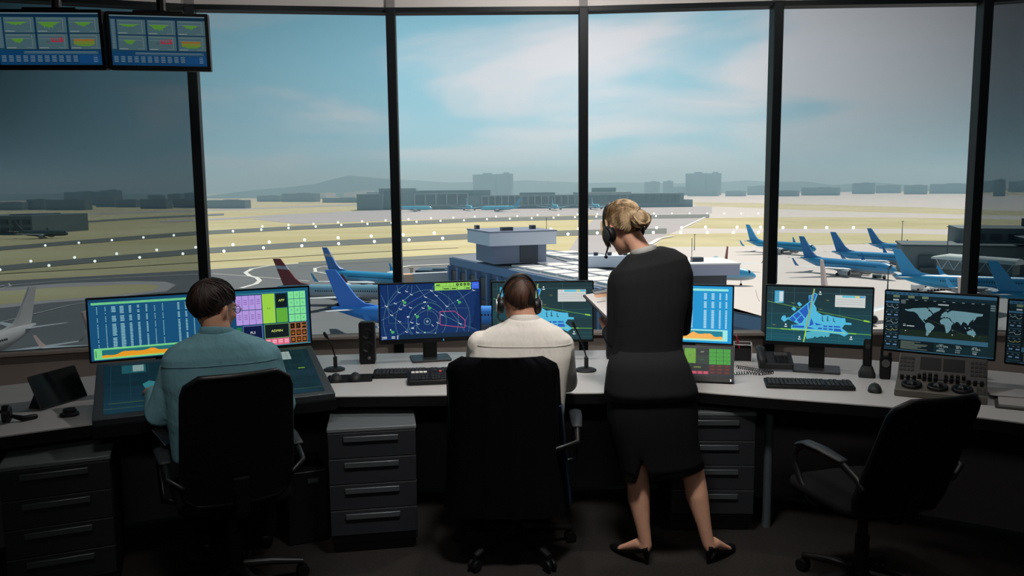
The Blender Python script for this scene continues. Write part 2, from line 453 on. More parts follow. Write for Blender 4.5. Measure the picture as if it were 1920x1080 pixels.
# hills behind the city
def hill(name, prof, Y, m, thick=500):
    """ridge whose skyline passes through the picked points at distance Y"""
    b = MB(); top = [at(x, y, Y) for x, y in prof]
    rings = []
    for p in top:
        h = p.z - GZ
        rings.append([Vector((p.x, p.y - thick, GZ - 2)), Vector((p.x, p.y - thick * .55, GZ + h * .42)), Vector((p.x, p.y - thick * .2, GZ + h * .86)), Vector((p.x, p.y, GZ + h)), Vector((p.x, p.y + thick * .5, GZ + h * .55)), Vector((p.x, p.y + thick, GZ - 2))])
    b.loft(rings, caps=False, closed=False)
    return struct(b.build(name, m, smooth=180))
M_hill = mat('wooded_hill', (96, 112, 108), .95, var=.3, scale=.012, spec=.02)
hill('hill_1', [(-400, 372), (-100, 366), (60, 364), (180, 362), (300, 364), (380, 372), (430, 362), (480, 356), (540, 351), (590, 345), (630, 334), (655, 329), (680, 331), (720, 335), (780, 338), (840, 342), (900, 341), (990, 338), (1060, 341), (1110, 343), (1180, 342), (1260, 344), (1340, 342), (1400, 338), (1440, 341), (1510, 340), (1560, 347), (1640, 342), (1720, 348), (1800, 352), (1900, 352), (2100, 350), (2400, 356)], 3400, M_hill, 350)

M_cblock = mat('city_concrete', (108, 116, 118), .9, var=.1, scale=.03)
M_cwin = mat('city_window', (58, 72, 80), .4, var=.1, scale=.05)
M_white_b = mat('white_render', (225, 215, 208), .9, var=.05, scale=.05)
def block(name, label, cat, xl, xr, yb, yt, depth, m, group=None, rows=0, cols=0, mwin=None, roofcap=True, setb=0.3):
    A = gnd(xl, yb); B = gnd(xr, yb)
    B = Vector((B.x, A.y + (B.y - A.y) * 1.0, GZ))
    mid = (A + B) / 2; w = (B - A).length
    a = atan2(B.y - A.y, B.x - A.x)
    px = (xl + xr) / 2
    h = at(px, yt, mid.y).z - GZ
    t = thing(name, label, cat, mid, a, group)
    s = MB().box((0, depth / 2, h / 2), (w, depth, h))
    if roofcap: s.box((w * .1, depth / 2, h + h * .03), (w * .35, depth * .5, h * .06))
    s.build('block_wall', m, t, smooth=0)
    for r in range(rows):
        for c in range(cols):
            MB().box((-w / 2 + w * (c + .5) / cols, -setb * .2, h * (r + .55) / (rows + .3)), (w / cols * .62, setb, h / (rows + .3) * .55)).build('window', mwin or M_cwin, t, smooth=0)
    return t, w, h
TW = 'pale high-rise slabs far beyond the airfield'
for (xl, xr, yb, yt, lab) in [(887, 929, 369, 327, 'wider grey tower slab of the pair above the long far terminal'), (932, 958, 369, 326, 'narrower grey tower slab of the pair above the long far terminal'),
                        (1285, 1321, 366, 325, 'left block of the hazy tower pair standing right of the woman'), (1323, 1348, 366, 325, 'right block of the hazy tower pair standing right of the woman'),
                        (121, 185, 385, 360, 'broad grey apartment slab in haze at far left'), (190, 222, 385, 357, 'slim grey apartment tower right of the broad slab at far left'),
                        (278, 302, 384, 366, 'small hazy tower left of the first visible mullion'), (315, 339, 384, 364, 'boxy hazy tower just left of the first visible mullion'), (345, 364, 383, 362, 'hazy tower half hidden by the first visible mullion'),
                        (1862, 1882, 368, 337, 'dark square tower at the far right edge behind the last mullion'), (1208, 1233, 366, 341, 'low hazy block left of the tower pair beside the woman'), (1243, 1258, 366, 340, 'narrow hazy block closest left of the tower pair beside the woman')]:
    block('tower_block', lab, 'building', xl, xr, yb, yt, 12, M_cblock, TW)
random.seed(11)
CB = 'low city blocks along the horizon'
x = -140
while x < 2150:
    w = random.uniform(28, 75)
    if 700 < x < 1250: x += w; continue
    yb = 353 + (960 - x) * .0104 + random.uniform(19, 24) + (8 if x < 400 else 0) - (3 if x > 1250 else 0)
    yt = yb - random.uniform(9, 17) - (5 if x < 350 or x > 1500 else 0)
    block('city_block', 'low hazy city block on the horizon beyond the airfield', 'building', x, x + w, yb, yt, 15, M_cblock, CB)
    x += w * random.uniform(1.06, 1.4)
WT = 'white terraces on the hillside'
for (xl, xr, yb, yt) in [(557, 572, 373, 366), (576, 591, 373, 363), (595, 612, 373, 362), (645, 660, 372, 361), (665, 685, 372, 358), (690, 712, 372, 361)]:
    block('white_terrace', 'white terraced building at the foot of the hill', 'building', xl, xr, yb, yt, 40, M_white_b, WT)

# long far terminal across the runways
M_tdark = mat('terminal_cladding', (104, 122, 128), .8, var=.08, scale=.03)
M_tlight = mat('terminal_pale_cladding', (140, 150, 150), .8, var=.05, scale=.03)
M_tglass = mat('terminal_glass', (38, 52, 58), .3, var=.15, scale=.05)
ft = thing('terminal_building', 'long dark terminal with pale window frames across the runways', 'building', gnd(1010, 391), 0)
def far_part(name, xl, xr, yt, dz, depth, m, yb=391, par=ft, off=0):
    A = gnd(xl, yb) - ft.location; B = gnd(xr, yb) - ft.location
    h = at((xl + xr) / 2, yt, gnd(1010, yb).y).z - GZ
    MB().prism([(A.x, off), (B.x, off), (B.x, depth), (A.x, depth)], dz, h).build(name, m, par, smooth=0)
    return A.x, B.x, h
far_part('hall', 693, 735, 364, 0, 90, M_tdark)
far_part('hall', 735, 920, 357, 0, 100, M_tdark, off=14)
far_part('roof_block', 723, 786, 353, 0, 60, M_tlight, off=34)
far_part('hall', 786, 1085, 367, 0, 80, M_tdark, off=6)
far_part('roof_block', 975, 1043, 361, 0, 60, M_tdark, off=20)
far_part('hall', 1085, 1195, 360, 0, 80, M_tlight, off=4)
far_part('hall', 1120, 1168, 352, 0, 50, M_tdark, off=30)
far_part('hall', 1195, 1308, 362, 0, 80, M_tdark, off=4)
far_part('hall', 1308, 1327, 374, 0, 40, M_tdark, off=2)
for (xl, xr, n, zt, zb, yf) in [(788, 880, 5, 21, 8, 4), (905, 975, 5, 17, 7, 4), (978, 1080, 9, 17, 7, 4), (1100, 1300, 14, 18, 6, 2.5)]:
    for i in range(n):
        a = gnd(xl + (xr - xl) * (i + .08) / n, 391).x - ft.location.x; c = gnd(xl + (xr - xl) * (i + .92) / n, 391).x - ft.location.x
        MB().box(((a + c) / 2, yf, (zt + zb) / 2), (c - a, 2, zt - zb)).build('window', M_tglass, ft, smooth=0)
g = MB()
for (xl, xr, n, zt, zb, yf) in [(788, 880, 5, 23, 6, 3), (905, 1080, 14, 19, 5, 3)]:
    a = gnd(xl, 391).x - ft.location.x; c = gnd(xr, 391).x - ft.location.x
    for z in (zb, zt): g.box(((a + c) / 2, yf, z), (c - a, 1.6, 1.0))
    for i in range(n + 1):
        q = a + (c - a) * i / n; g.box((q, yf, (zt + zb) / 2), (1.4, 1.6, zt - zb))
g.build('window_frame', M_tlight, ft, smooth=0)
block('hangar', 'dark low hangar at the far left edge beyond the runways', 'building', -60, 62, 440, 405, 60, M_tdark, None, 2, 6, setb=1)

# runway edge lights
M_post_s = mat('light_post', (90, 90, 88), .6)
M_edge = emis('edge_light', (255, 252, 240), 3.0)
RL = [('far side of the farther runway', [(85, 461), (148, 456), (210, 451), (269, 446), (326, 442), (492, 425), (541, 422), (588, 420), (634, 417), (679, 415), (723, 413), (766, 411), (808, 409), (850, 408), (890, 406), (930, 406), (970, 405), (1008, 403), (1047, 403), (1083, 402), (1120, 401), (1226, 400), (1260, 400), (1293, 400), (1326, 400), (1358, 400), (1390, 400), (1422, 400)]),
      ('near side of the farther runway', [(437, 434), (490, 431), (541, 428), (592, 425), (640, 422), (689, 420), (734, 418), (781, 416), (826, 414), (870, 413), (913, 411), (956, 410), (997, 409), (1038, 408), (1078, 407), (1118, 406), (1230, 405)]),
      ('far side of the nearer runway', [(58, 491), (140, 484), (219, 477), (294, 470), (367, 465), (437, 460), (505, 455), (571, 451), (634, 447), (696, 444), (756, 441), (814, 438), (1033, 431), (1085, 430), (1231, 428), (1278, 428), (1323, 427), (1382, 427), (1426, 427), (1468, 428), (1510, 428), (1550, 428), (1600, 428)]),
      ('near side of the nearer runway', [(0, 507), (92, 499), (178, 491), (262, 484), (343, 477), (420, 472), (494, 466), (566, 462), (635, 458), (702, 454), (767, 451), (830, 448), (1065, 440), (1120, 438), (1225, 437), (1276, 437), (1326, 437), (1375, 437), (1422, 437)])]
rl0 = None
for side, pts in RL:
    for (px, py) in pts:
        p = gnd(px, py + 2); d = p.y; s = min(1.0, d / 560) * (1.0 if 'nearer' in side else .85)
        if rl0 is None:
            rl0 = thing('runway_light', '', 'runway light', p, 0, '')
            MB().tube([(0, 0, 0), (0, 0, .7)], .12, 6).build('light_post', M_post_s, rl0)
            MB().ell((0, 0, 1.2), (.95, .95, .95), nu=10, nv=7).build('light_globe', M_edge, rl0)
            o = rl0
        else: o = dup(rl0, p)
        o.scale = (s * 1.0,) * 3
        o['label'] = 'white edge light along the ' + side; o['group'] = 'edge lights on the ' + side

# ------------------------------------------------------------------ airliners
def two_tone(name, upper, lower, z0, z1):
    m = mat(name, upper, .35, var=.05, scale=.3, spec=.4)
    N = m.node_tree.nodes; L = m.node_tree.links
    b = N['Principled BSDF']
    tc = N.new('ShaderNodeTexCoord'); sp = N.new('ShaderNodeSeparateXYZ'); L.new(tc.outputs['Object'], sp.inputs[0])
    mr = N.new('ShaderNodeMapRange'); mr.inputs[1].default_value = z0; mr.inputs[2].default_value = z1
    L.new(sp.outputs['Z'], mr.inputs[0])
    mx = N.new('ShaderNodeMix'); mx.data_type = 'RGBA'
    old = b.inputs['Base Color'].links[0].from_socket
    mx.inputs[6].default_value = lin(lower); L.new(old, mx.inputs[7]); L.new(mr.outputs[0], mx.inputs[0])
    L.new(mx.outputs[2], b.inputs['Base Color'])
    return m
M_wing = mat('wing_paint', (205, 212, 216), .4, var=.05, scale=.3)
M_wingb = mat('wing_blue_paint', (70, 140, 175), .4, var=.05, scale=.3)
M_pwin = mat('cabin_glass', (22, 28, 34), .15)
M_eng = mat('engine_cowl', (150, 158, 162), .35, var=.06, scale=.6)
M_engd = mat('engine_intake', (25, 28, 30), .4)
M_tyre = mat('aircraft_tyre', (22, 22, 22), .9)
M_strut = mat('gear_strut', (150, 150, 150), .4, metal=.6)
PAINT = {
    'blue': (two_tone('deep_blue_hull', (62, 142, 232), (120, 140, 165), 1.6, 2.9), mat('deep_blue_fin', (60, 128, 226), .4, var=.08, scale=.2)),
    'sky': (two_tone('sky_blue_hull', (66, 166, 214), (176, 184, 190), 2.2, 3.6), mat('navy_fin', (42, 110, 184), .4, var=.1, scale=.2)),
    'teal': (two_tone('teal_hull', (52, 150, 196), (150, 165, 175), 1.6, 2.8), mat('teal_fin', (52, 152, 208), .4, var=.08, scale=.2)),
    'navy': (two_tone('steel_blue_hull', (66, 150, 200), (170, 174, 178), 2.0, 3.2), mat('deep_navy_fin', (42, 116, 176), .4, var=.1, scale=.2)),
    'maroon': (two_tone('grey_hull', (120, 168, 188), (172, 176, 182), 3.0, 4.6), mat('maroon_fin', (112, 38, 42), .45, var=.1, scale=.2)),
    'white': (two_tone('white_hull', (214, 206, 204), (196, 190, 190), 1.0, 2.0), mat('white_fin', (220, 210, 206), .4, var=.05, scale=.2)),
    'pink': (two_tone('pale_hull', (220, 205, 200), (196, 190, 190), 1.0, 2.0), mat('pale_pink_fin', (226, 196, 188), .4, var=.05, scale=.2)),
    'far': (two_tone('far_hull', (70, 170, 200), (120, 150, 165), 1.2, 2.4), mat('far_fin', (50, 140, 180), .4)),
    'dark': (two_tone('slate_hull', (92, 110, 116), (80, 92, 98), 1.6, 3.0), mat('slate_fin', (70, 80, 86), .4)),
}
_plane = {}
def plane_meshes():
    if _plane: return _plane
    prof = [(19.0, .12, 3.1), (18.7, .55, 3.1), (18.0, 1.05, 3.2), (16.8, 1.5, 3.4), (15.2, 1.8, 3.55), (13.5, 1.9, 3.6), (-6, 1.9, 3.6), (-9, 1.8, 3.7), (-12, 1.5, 3.98), (-15, 1.05, 4.4), (-17.5, .6, 4.75), (-19.3, .22, 4.95)]
    b = MB(); b.loft([[Vector((x, r * cos(2 * pi * k / 20), z + r * 1.04 * sin(2 * pi * k / 20))) for k in range(20)] for x, r, z in prof])
    b.ell((0, 0, 2.0), (5.2, 1.7, .9), nu=14, nv=8)
    _plane['fuselage'] = b
    fin = [(-17.4, 5.0), (-20.3, 12.5), (-18.2, 12.5), (-14.2, 7.2), (-12.6, 6.0), (-9.4, 5.42), (-10, 5.0)]
    b = MB(); k = len(fin)
    def thick(z): return .34 - .022 * (z - 5)
    b.add([(x, -thick(z), z) for x, z in fin] + [(x, thick(z), z) for x, z in fin], [list(range(k)), list(range(2 * k - 1, k - 1, -1))] + [(i, k + i, k + (i + 1) % k, (i + 1) % k) for i in range(k)])
    _plane['fin'] = b
    def wing(pts, th, sgn):
        b = MB(); rings = []
        for (xl, xt, y, z), t in zip(pts, th):
            c = xl - xt
            rings.append([Vector((xt, sgn * y, z)), Vector((xt + c * .5, sgn * y, z + t * .5)), Vector((xt + c * .85, sgn * y, z + t * .42)), Vector((xl, sgn * y, z)), Vector((xt + c * .8, sgn * y, z - t * .35)), Vector((xt + c * .4, sgn * y, z - t * .3))])
        b.loft(rings); return b
    for sgn, n in ((1, 'p'), (-1, 's')):
        _plane['wing' + n] = wing([(5.2, -3.0, 1.2, 2.5), (2.6, -3.0, 5.5, 2.85), (-5.2, -7.0, 17, 4.0)], [.9, .7, .25], sgn)
        _plane['let' + n] = wing([(-5.3, -7.0, 16.95, 4.0), (-6.1, -7.3, 17.35, 4.9), (-7.2, -7.9, 17.6, 6.4)], [.22, .18, .1], sgn)
        _plane['tail' + n] = wing([(-14.2, -17.6, .5, 4.7), (-18.0, -19.6, 6.8, 5.3)], [.4, .2], sgn)
        b = MB(); b.lathe([(.75, -2.0), (.95, -1.2), (1.1, 0), (1.12, 1.2), (1.0, 1.9), (.85, 1.9), (.8, 1.4)], 18, T(3.4, sgn * 5.3, 1.55) @ RY(pi / 2))
        b.box((2.2, sgn * 5.3, 2.55), (2.6, .25, .7))
        _plane['eng' + n] = b
        _plane['intake' + n] = MB().lathe([(.84, 1.5), (.84, 1.55), (.3, 1.7), (.02, 1.95)], 14, T(3.4, sgn * 5.3, 1.55) @ RY(pi / 2))
        b = MB(); b.tube([(-1.2, sgn * 2.8, 2.4), (-1.2, sgn * 2.8, .5)], .14, 8)
        _plane['strut' + n] = b
        b = MB()
        for o in (-.35, .35): b.lathe([(.3, -.16), (.52, -.14), (.55, 0), (.52, .14), (.3, .16)], 14, T(-1.2, sgn * 2.8 + o, .55) @ RX(pi / 2))
        _plane['wheel' + n] = b
    _plane['nstrut'] = MB().tube([(14.6, 0, 2.0), (14.6, 0, .4)], .1, 8)
    b = MB()
    for o in (-.22, .22): b.lathe([(.2, -.1), (.36, -.08), (.38, 0), (.36, .08), (.2, .1)], 12, T(14.6, o, .38) @ RX(pi / 2))
    _plane['nwheel'] = b
    b = MB()
    for sgn in (1, -1):
        for i in range(34):
            b.box((12.6 - i * .62, sgn * 1.875, 4.05), (.26, .08, .36))
    _plane['windows'] = b
    b = MB(); b.loft([[Vector((x, (r + .03) * cos(a), z + (r + .03) * 1.04 * sin(a))) for a in [radians(q) for q in range(28, 153, 8)]] for x, r, z in ((16.8, 1.5, 3.4), (17.4, 1.27, 3.3))], caps=False, closed=False)
    _plane['cockpit'] = b
    _plane['stripe'] = MB().add([(-19.25, -.3, 9.8), (-15.9, -.3, 9.5), (-16.6, -.3, 10.5), (-19.6, -.3, 10.7), (-19.25, .3, 9.8), (-15.9, .3, 9.5), (-16.6, .3, 10.5), (-19.6, .3, 10.7)], [(0, 1, 2, 3), (7, 6, 5, 4), (0, 4, 5, 1), (1, 5, 6, 2), (2, 6, 7, 3), (3, 7, 4, 0)])
    return _plane
_pm = {}
def pmesh(name, key, m, parent, **kw):
    """first use builds the mesh, later ones share it when the paint is the same"""
    k = (key, m.name)
    if k in _pm:
        o = _pm[k].copy(); COL.objects.link(o); o.parent = parent
        return o
    o = plane_meshes()[key].build(name, m, parent, **kw); _pm[k] = o; return o
def airliner(label, pos, heading, paint, s=1.0, detail=True, group=None, wingm=None, stripe=None):
    t = thing('airliner', label, 'airplane', pos, heading, group)
    t.scale = (s, s, s)
    hull, finm = PAINT[paint]; wm = wingm or M_wing
    pmesh('fuselage', 'fuselage', hull, t); f = pmesh('tail_fin', 'fin', finm, t, smooth=20)
    if stripe: pmesh('fin_stripe', 'stripe', stripe, f)
    for n in 'ps':
        w = pmesh('wing', 'wing' + n, wm, t); pmesh('winglet', 'let' + n, finm if paint not in ('blue', 'sky') else hull, w)
        pmesh('tailplane', 'tail' + n, wm, t)
        e = pmesh('engine', 'eng' + n, M_eng if paint != 'blue' else hull, t); pmesh('intake', 'intake' + n, M_engd, e)
        if detail:
            g = pmesh('landing_gear', 'strut' + n, M_strut, t); pmesh('wheel', 'wheel' + n, M_tyre, g)
    if detail:
        g = pmesh('nose_gear', 'nstrut', M_strut, t); pmesh('wheel', 'nwheel', M_tyre, g)
        pmesh('cabin_windows', 'windows', M_pwin, t, smooth=0)
    pmesh('cockpit_window', 'cockpit', M_pwin, t)
    return t
def by_fin(px, py, heading_deg, s=1.0):
    p = atz(px, py, GZ + 12.5 * s); h = radians(heading_deg)
    o = p - Vector((cos(h), sin(h), 0)) * (-19.2 * s)
    o.z = GZ
    return o, h
M_band = mat('pale_fin_band', (150, 160, 175), .4)
for (lab, fx, fy, hd, paint, s, wm, st) in [
    ('white airliner with pale fin nosing off the left edge', 60, 537, -93, 'white', 1.0, None, None),
    ('airliner with maroon tail fin and grey body behind the speaker', 519, 485, -8, 'maroon', 1.0, None, M_band),
    ('sky-blue airliner with navy fin, farther of the two blue ones at centre left', 609, 464, -32, 'sky', 1.0, None, M_band),
    ('big bright blue airliner, closest of all, behind the radar monitor', 620, 506, -6, 'blue', 1.1, None, None),
    ('teal airliner taxiing alone, cut by the mullion right of the woman', 1402, 421, -58, 'teal', 1.0, None, None),
    ('blue airliner parked with its whole side in view on the pale apron', 1503, 443, -60, 'navy', 1.0, None, None),
    ('blue airliner behind the one whose whole side shows', 1562, 435, -48, 'navy', 1.0, None, None),
    ('blue airliner farthest back beside the corner of the grey terminal', 1630, 428, -46, 'navy', .9, None, None),
    ('bright blue airliner under the glazed jet bridge, behind the world map monitor', 1681, 467, -24, 'teal', 1.0, None, None),
    ('blue airliner at the right edge beyond the last mullion', 1861, 489, -24, 'teal', 1.0, None, None),
    ('airliner hidden behind the roof pavilion but for its thin maroon fin', 1364, 462, 84, 'maroon', .8, None, None),
    ('pale airliner end-on behind the airport map monitor, only its fin showing', 1541, 487, -97, 'pink', 1.0, None, None),
    ('pale airliner end-on behind the world map monitor, only its fin showing', 1800, 520, -99, 'pink', .95, None, None)]:
    pos, h = by_fin(fx, fy, hd, s)
    airliner(lab, pos, h, paint, s, True, None, wm, st)
airliner('pale airliner behind the wide console screen, one winglet showing', Vector((-64.5, 146, GZ)), radians(84), 'pink', 1.0)
for (lab, gx, gy, hd) in [('pale blue airliner nose right at the far terminal, just right of a mullion', 776, 397, -12), ('small airliner facing the camera left of the far sky-blue one', 879, 395, -80),
                          ('sky-blue airliner nose left at the far terminal below the tower pair', 938, 397, 188), ('small dark airliner facing the camera at the far terminal, near centre', 1040, 394, -85), ('small dark airliner at the far terminal just left of the woman', 1116, 393, -85)]:
    airliner(lab, gnd(gx, gy), radians(hd), 'far', 1.35, False, None, M_wingb)
airliner('pale blue airliner whose nose sticks out right of the roof pavilion', Vector((57, 257, GZ)), radians(-20), 'sky', 1.0)
airliner('dark small airliner by the hangar at far left', gnd(78, 447), radians(-4), 'dark', 1.0, False)

# ------------------------------------------------------------------ near concourse with its roof tower
M_cw = mat('concourse_wall', (98, 110, 132), .8, var=.1, scale=.06)
M_cpar = mat('concourse_parapet', (108, 134, 166), .7, var=.06, scale=.06)
M_croof = mat('roof_gravel', (120, 128, 140), .9, var=.1, scale=.1)
M_csky = mat('roof_white_panels', (218, 216, 216), .6, var=.04, scale=.1)
M_cgl = mat('concourse_glass', (40, 52, 68), .3, var=.15, scale=.1)
M_tow = mat('tower_cladding', (206, 214, 226), .7, var=.05, scale=.1)
M_tow2 = mat('tower_lower_cladding', (122, 132, 152), .8, var=.06, scale=.1)
RZt = GZ + 12.2
A = atz(845, 486, RZt); Bc = atz(1130, 546, RZt); Cc = atz(1445, 606, RZt)
cx0 = (A.x, A.y); cb = thing('concourse_building', 'long blue-grey concourse with white roof panels below the tower', 'building', (A.x, A.y, GZ), 0)
def L2(p): return (p.x - A.x, p.y - A.y)
far1 = (18, 30); far2 = (63, -16); near2 = (52, -76)
poly = [(0, 0), L2(Bc), L2(Cc), (48, -100), near2, far2, far1]
def inside(p, P):
    r = False
    for a_, b_ in zip(P, P[1:] + P[:1]):
        if (a_[1] > p[1]) != (b_[1] > p[1]) and p[0] < (b_[0] - a_[0]) * (p[1] - a_[1]) / (b_[1] - a_[1]) + a_[0]: r = not r
    return r
MB().prism(poly, 0, 12.2).build('hall', M_cw, cb, smooth=0)
def offs(poly, d):
    out = []; n = len(poly)
    c = Vector((sum(p[0] for p in poly) / n, sum(p[1] for p in poly) / n))
    for p in poly:
        v = Vector(p) - c; out.append(tuple(c + v * (1 + d / v.length)))
    return out
pr = MB(); pr.prism(offs(poly, .6), 10.8, 12.7); pr.build('parapet', M_cpar, cb, smooth=0)
MB().prism(offs(poly, -.6), 12.6, 12.85).build('roof_deck', M_croof, cb, smooth=0)
# facade facing us: bays of dark glass between piers
dirv = (Vector(L2(Bc)) - Vector((0, 0))); dl = dirv.length; du = dirv / dl; nv = Vector((du.y, -du.x))
if nv.y > 0: nv = -nv
ang = atan2(du.y, du.x); RA_ = RZ(ang).to_3x3()
for i in range(14):
    sd_ = 4 + i * 6.4
    c = du * sd_ + nv * .2
    for zc_, hh_ in ((7.2, 4.6), (2.4, 3.6)): MB().box((c.x, c.y, zc_), (4.6, .6, hh_), R=RA_).build('window', M_cgl, cb, smooth=0)
    c = du * (sd_ - 3.2) + nv * .5
    MB().box((c.x, c.y, 5.3), (.9, 1.2, 10.6), R=RA_).build('pier', M_cpar, cb, smooth=0)
# white roof panels
iv = -nv
for j in range(9):
    for i in range(15):
        c = du * (6 + i * 7.6) + iv * (5.2 + j * 6.8)
        if (i < 4 and j < 3) or (i * 5 + j * 7) % 11 == 0: continue
        if not all(inside((c.x + dx_, c.y + dy_), poly) for dx_ in (-2.6, 2.6) for dy_ in (-2.6, 2.6)): continue
        X_ = (c.x + A.x); Y_ = (c.y + A.y)
        if 150 > Y_ > 128 and X_ > 20 and X_ < 50: continue
        MB().box((c.x, c.y, 13.0), (6.4, 5.6, .5), R=RA_).build('roof_panel', M_csky, cb, smooth=0)
# roof tower: overhanging upper storey on a recessed lower one
tc_ = at(918, 462, 186)
tower = thing('roof_tower', 'two-storey grey tower with overhanging top storey on the concourse roof', 'building', (tc_.x, tc_.y, RZt), radians(20))
zu0 = tc_.z - RZt; zu1 = at(918, 437, 186).z - RZt
MB().box((8.1, 8.5, (zu0 + .6) / 2 + .6), (13.0, 13.5, zu0 - .6)).build('lower_storey', M_tow2, tower, smooth=0)
MB().box((8.2, 8.5, (zu0 + zu1) / 2), (16.4, 17, zu1 - zu0)).build('upper_storey', M_tow, tower, smooth=0)
MB().box((8.2, 8.5, zu1 + .12), (16.7, 17.3, .3)).build('roof_rim', M_tow2, tower, smooth=0)
for (xx, yy, sx, sz) in ((1.5, 14, .9, 1.0), (5.2, 3, 2.7, .9), (13.2, 7, 1.1, 1.0)): MB().box((xx, yy, zu1 + .2 + sz / 2), (sx, 1.6, sz)).build('roof_unit', M_cgl, tower, smooth=0)
MB().tube([(15.6, 4, zu1), (15.6, 4, zu1 + 3)], .06, 6).build('mast', M_cgl, tower)
MB().box((10.2, 1.7, zu0 * .5 + .6), (4.4, .4, zu0 * .7)).build('dark_bay', M_cgl, tower, smooth=0)
pl = thing('plant_room', 'low pale plant room at the foot of the roof tower', 'building', atz(965, 489, RZt + 1.1) + Vector((0, -1, 0)), radians(4))
MB().box((0, 0, .95), (9, 2.4, 1.9)).build('plant_wall', mat('plant_cladding', (150, 160, 178), .7), pl, smooth=0)
MB().box((0, 0, 2.0), (9.3, 2.7, .2)).build('plant_roof', M_csky, pl, smooth=0)
pv = at(1302, 540, 136)
rb = thing('roof_pavilion', 'flat-roofed pavilion with dark glazing right of the woman', 'building', (pv.x, pv.y, RZt + .5), radians(3))
z0_ = at(1302, 516, 136).z - RZt - .5; z1_ = at(1302, 496, 136).z - RZt - .5
MB().box((0, 5, z0_ / 2), (11.5, 8, z0_)).build('glazed_storey', M_cgl, rb, smooth=0)
MB().box((0, 4.5, (z0_ + z1_) / 2), (14.6, 11, z1_ - z0_)).build('upper_storey', mat('pavilion_cladding', (160, 164, 186), .7, var=.05, scale=.1), rb, smooth=0)
MB().box((0, 4.5, z1_ + .12), (14.9, 11.3, .24)).build('roof_deck', M_csky, rb, smooth=0)
MB().box((1.2, 3, z1_ + .55), (1.9, 1.4, .8)).build('roof_unit', M_cgl, rb, smooth=0)
MB().tube([(.3, 3, z1_), (.3, 3, z1_ + 4.2)], .05, 6).build('mast', M_cgl, rb)
sb = thing('rooftop_unit', 'long low blue rooftop unit left of the woman', 'building', atz(1130, 500, RZt + 1.1), 0)
MB().box((2, 0, 1.3), (11, 4, 2.4)).build('unit_case', M_tow, sb, smooth=0)
for q in (-1.5, 1.5, 5): MB().lathe([(.5, 0), (.5, .7)], 12, T(q, 0, 2.5)).build('fan_cowl', M_cgl, sb)
# jet bridge and low dock at the left end of the concourse
M_jet = mat('jet_bridge_panels', (176, 184, 192), .6, var=.06, scale=.2)
M_tan = mat('jet_bridge_hood', (206, 176, 150), .7, var=.05, scale=.2)
jz = GZ + 4.2
p0 = atz(748, 533, jz); p1 = atz(850, 528, jz)
jb = thing('jet_bridge', 'white boxy jet bridge reaching the sky-blue airliner', 'jet bridge', (p0.x, p0.y, GZ), atan2(p1.y - p0.y, p1.x - p0.x))
jl = (p1 - p0).length
MB().box((jl * .62, 0, 5.6), (jl * .76, 3, 3.0)).build('corridor', M_jet, jb, smooth=0)
MB().box((jl * .16, 0, 5.4), (jl * .16, 3.6, 3.2)).build('rotunda', M_tan, jb, smooth=0)
MB().box((jl * .02, 0, 5.0), (jl * .16, 3.2, 2.6)).build('hood', M_jet, jb, smooth=0)
for q in (.3, .75): MB().box((jl * q, 0, 2.1), (1.0, 1.4, 4.2)).build('support_leg', M_strut, jb, smooth=0)
block('dock_building', 'dark low dock building left of the concourse end', 'building', 779, 848, 533, 507, 10, M_cgl)
for (px, py, pt, lab) in [(772, 532, 503, 'tan lamp mast beside the jet bridge')]:
    p = gnd(px, py); h = at(px, pt, p.y).z
    t = thing('lamp_mast', lab, 'lamp mast', p, 0)
    MB().tube([(0, 0, 0), (0, 0, h - GZ)], .45, 8).build('mast_pole', M_tan, t); MB().box((0, 0, h - GZ), (1.6, .6, .6)).build('lamp_head', M_tan, t)
# grey terminal at the right with its glazed jet bridge
M_rt = mat('right_terminal_cladding', (104, 116, 118), .8, var=.08, scale=.08)
M_rtr = mat('right_terminal_roof', (60, 78, 84), .7, var=.08, scale=.08)
P0 = gnd(1690, 521); 
rt = thing('terminal_building', 'grey teal terminal with dark roofs at the right edge', 'building', P0, radians(-20))
rt.scale = (1, 1, .66)
MB().box((34, 10, 8.0), (68, 20, 16)).build('hall', M_rt, rt, smooth=0)
MB().box((34, 10, 16.3), (69, 21, .8)).build('parapet', M_rtr, rt, smooth=0)
MB().box((41, 24, 12), (46, 24, 24)).build('hall', M_rt, rt, smooth=0)
MB().box((52, -2, 12), (28, 14, 15)).build('office_storey', M_rtr, rt, smooth=0)
MB().box((50, -1, 20.2), (34, 18, 1.4)).build('roof_canopy', M_rtr, rt, smooth=0)
MB().box((60, 20, 26), (40, 24, 4)).build('roof_block', M_rtr, rt, smooth=0)
for i in range(8): MB().box((40 + i * 3.2, -9.2, 13), (2.2, .4, 5)).build('window', M_cgl, rt, smooth=0)
for i in range(6): MB().box((24 + i * 5.0, 11.8, 20), (3.2, .5, 2.6)).build('window', M_cgl, rt, smooth=0)
for xx in (7, 47): 
    s_ = MB(); s_.box((xx, -.6, 8), (4.5, 1.2, 7)); s_.box((xx + 2, -2, 5.2), (8, 3, 1.2)); s_.build('stair_bay', M_rtr, rt, smooth=0)
jz = GZ + 5.5
p0 = atz(1762, 500, jz) ; p1 = atz(1905, 513, jz)
gb = thing('jet_bridge', 'glazed jet bridge with white curved roof at the right terminal', 'jet bridge', (p0.x, p0.y, GZ), atan2(p1.y - p0.y, p1.x - p0.x))
gl_ = (p1 - p0).length
MB().box((gl_ / 2, 0, 6.6), (gl_, 3.2, 3.2)).build('glazed_corridor', M_rt, gb, smooth=0)
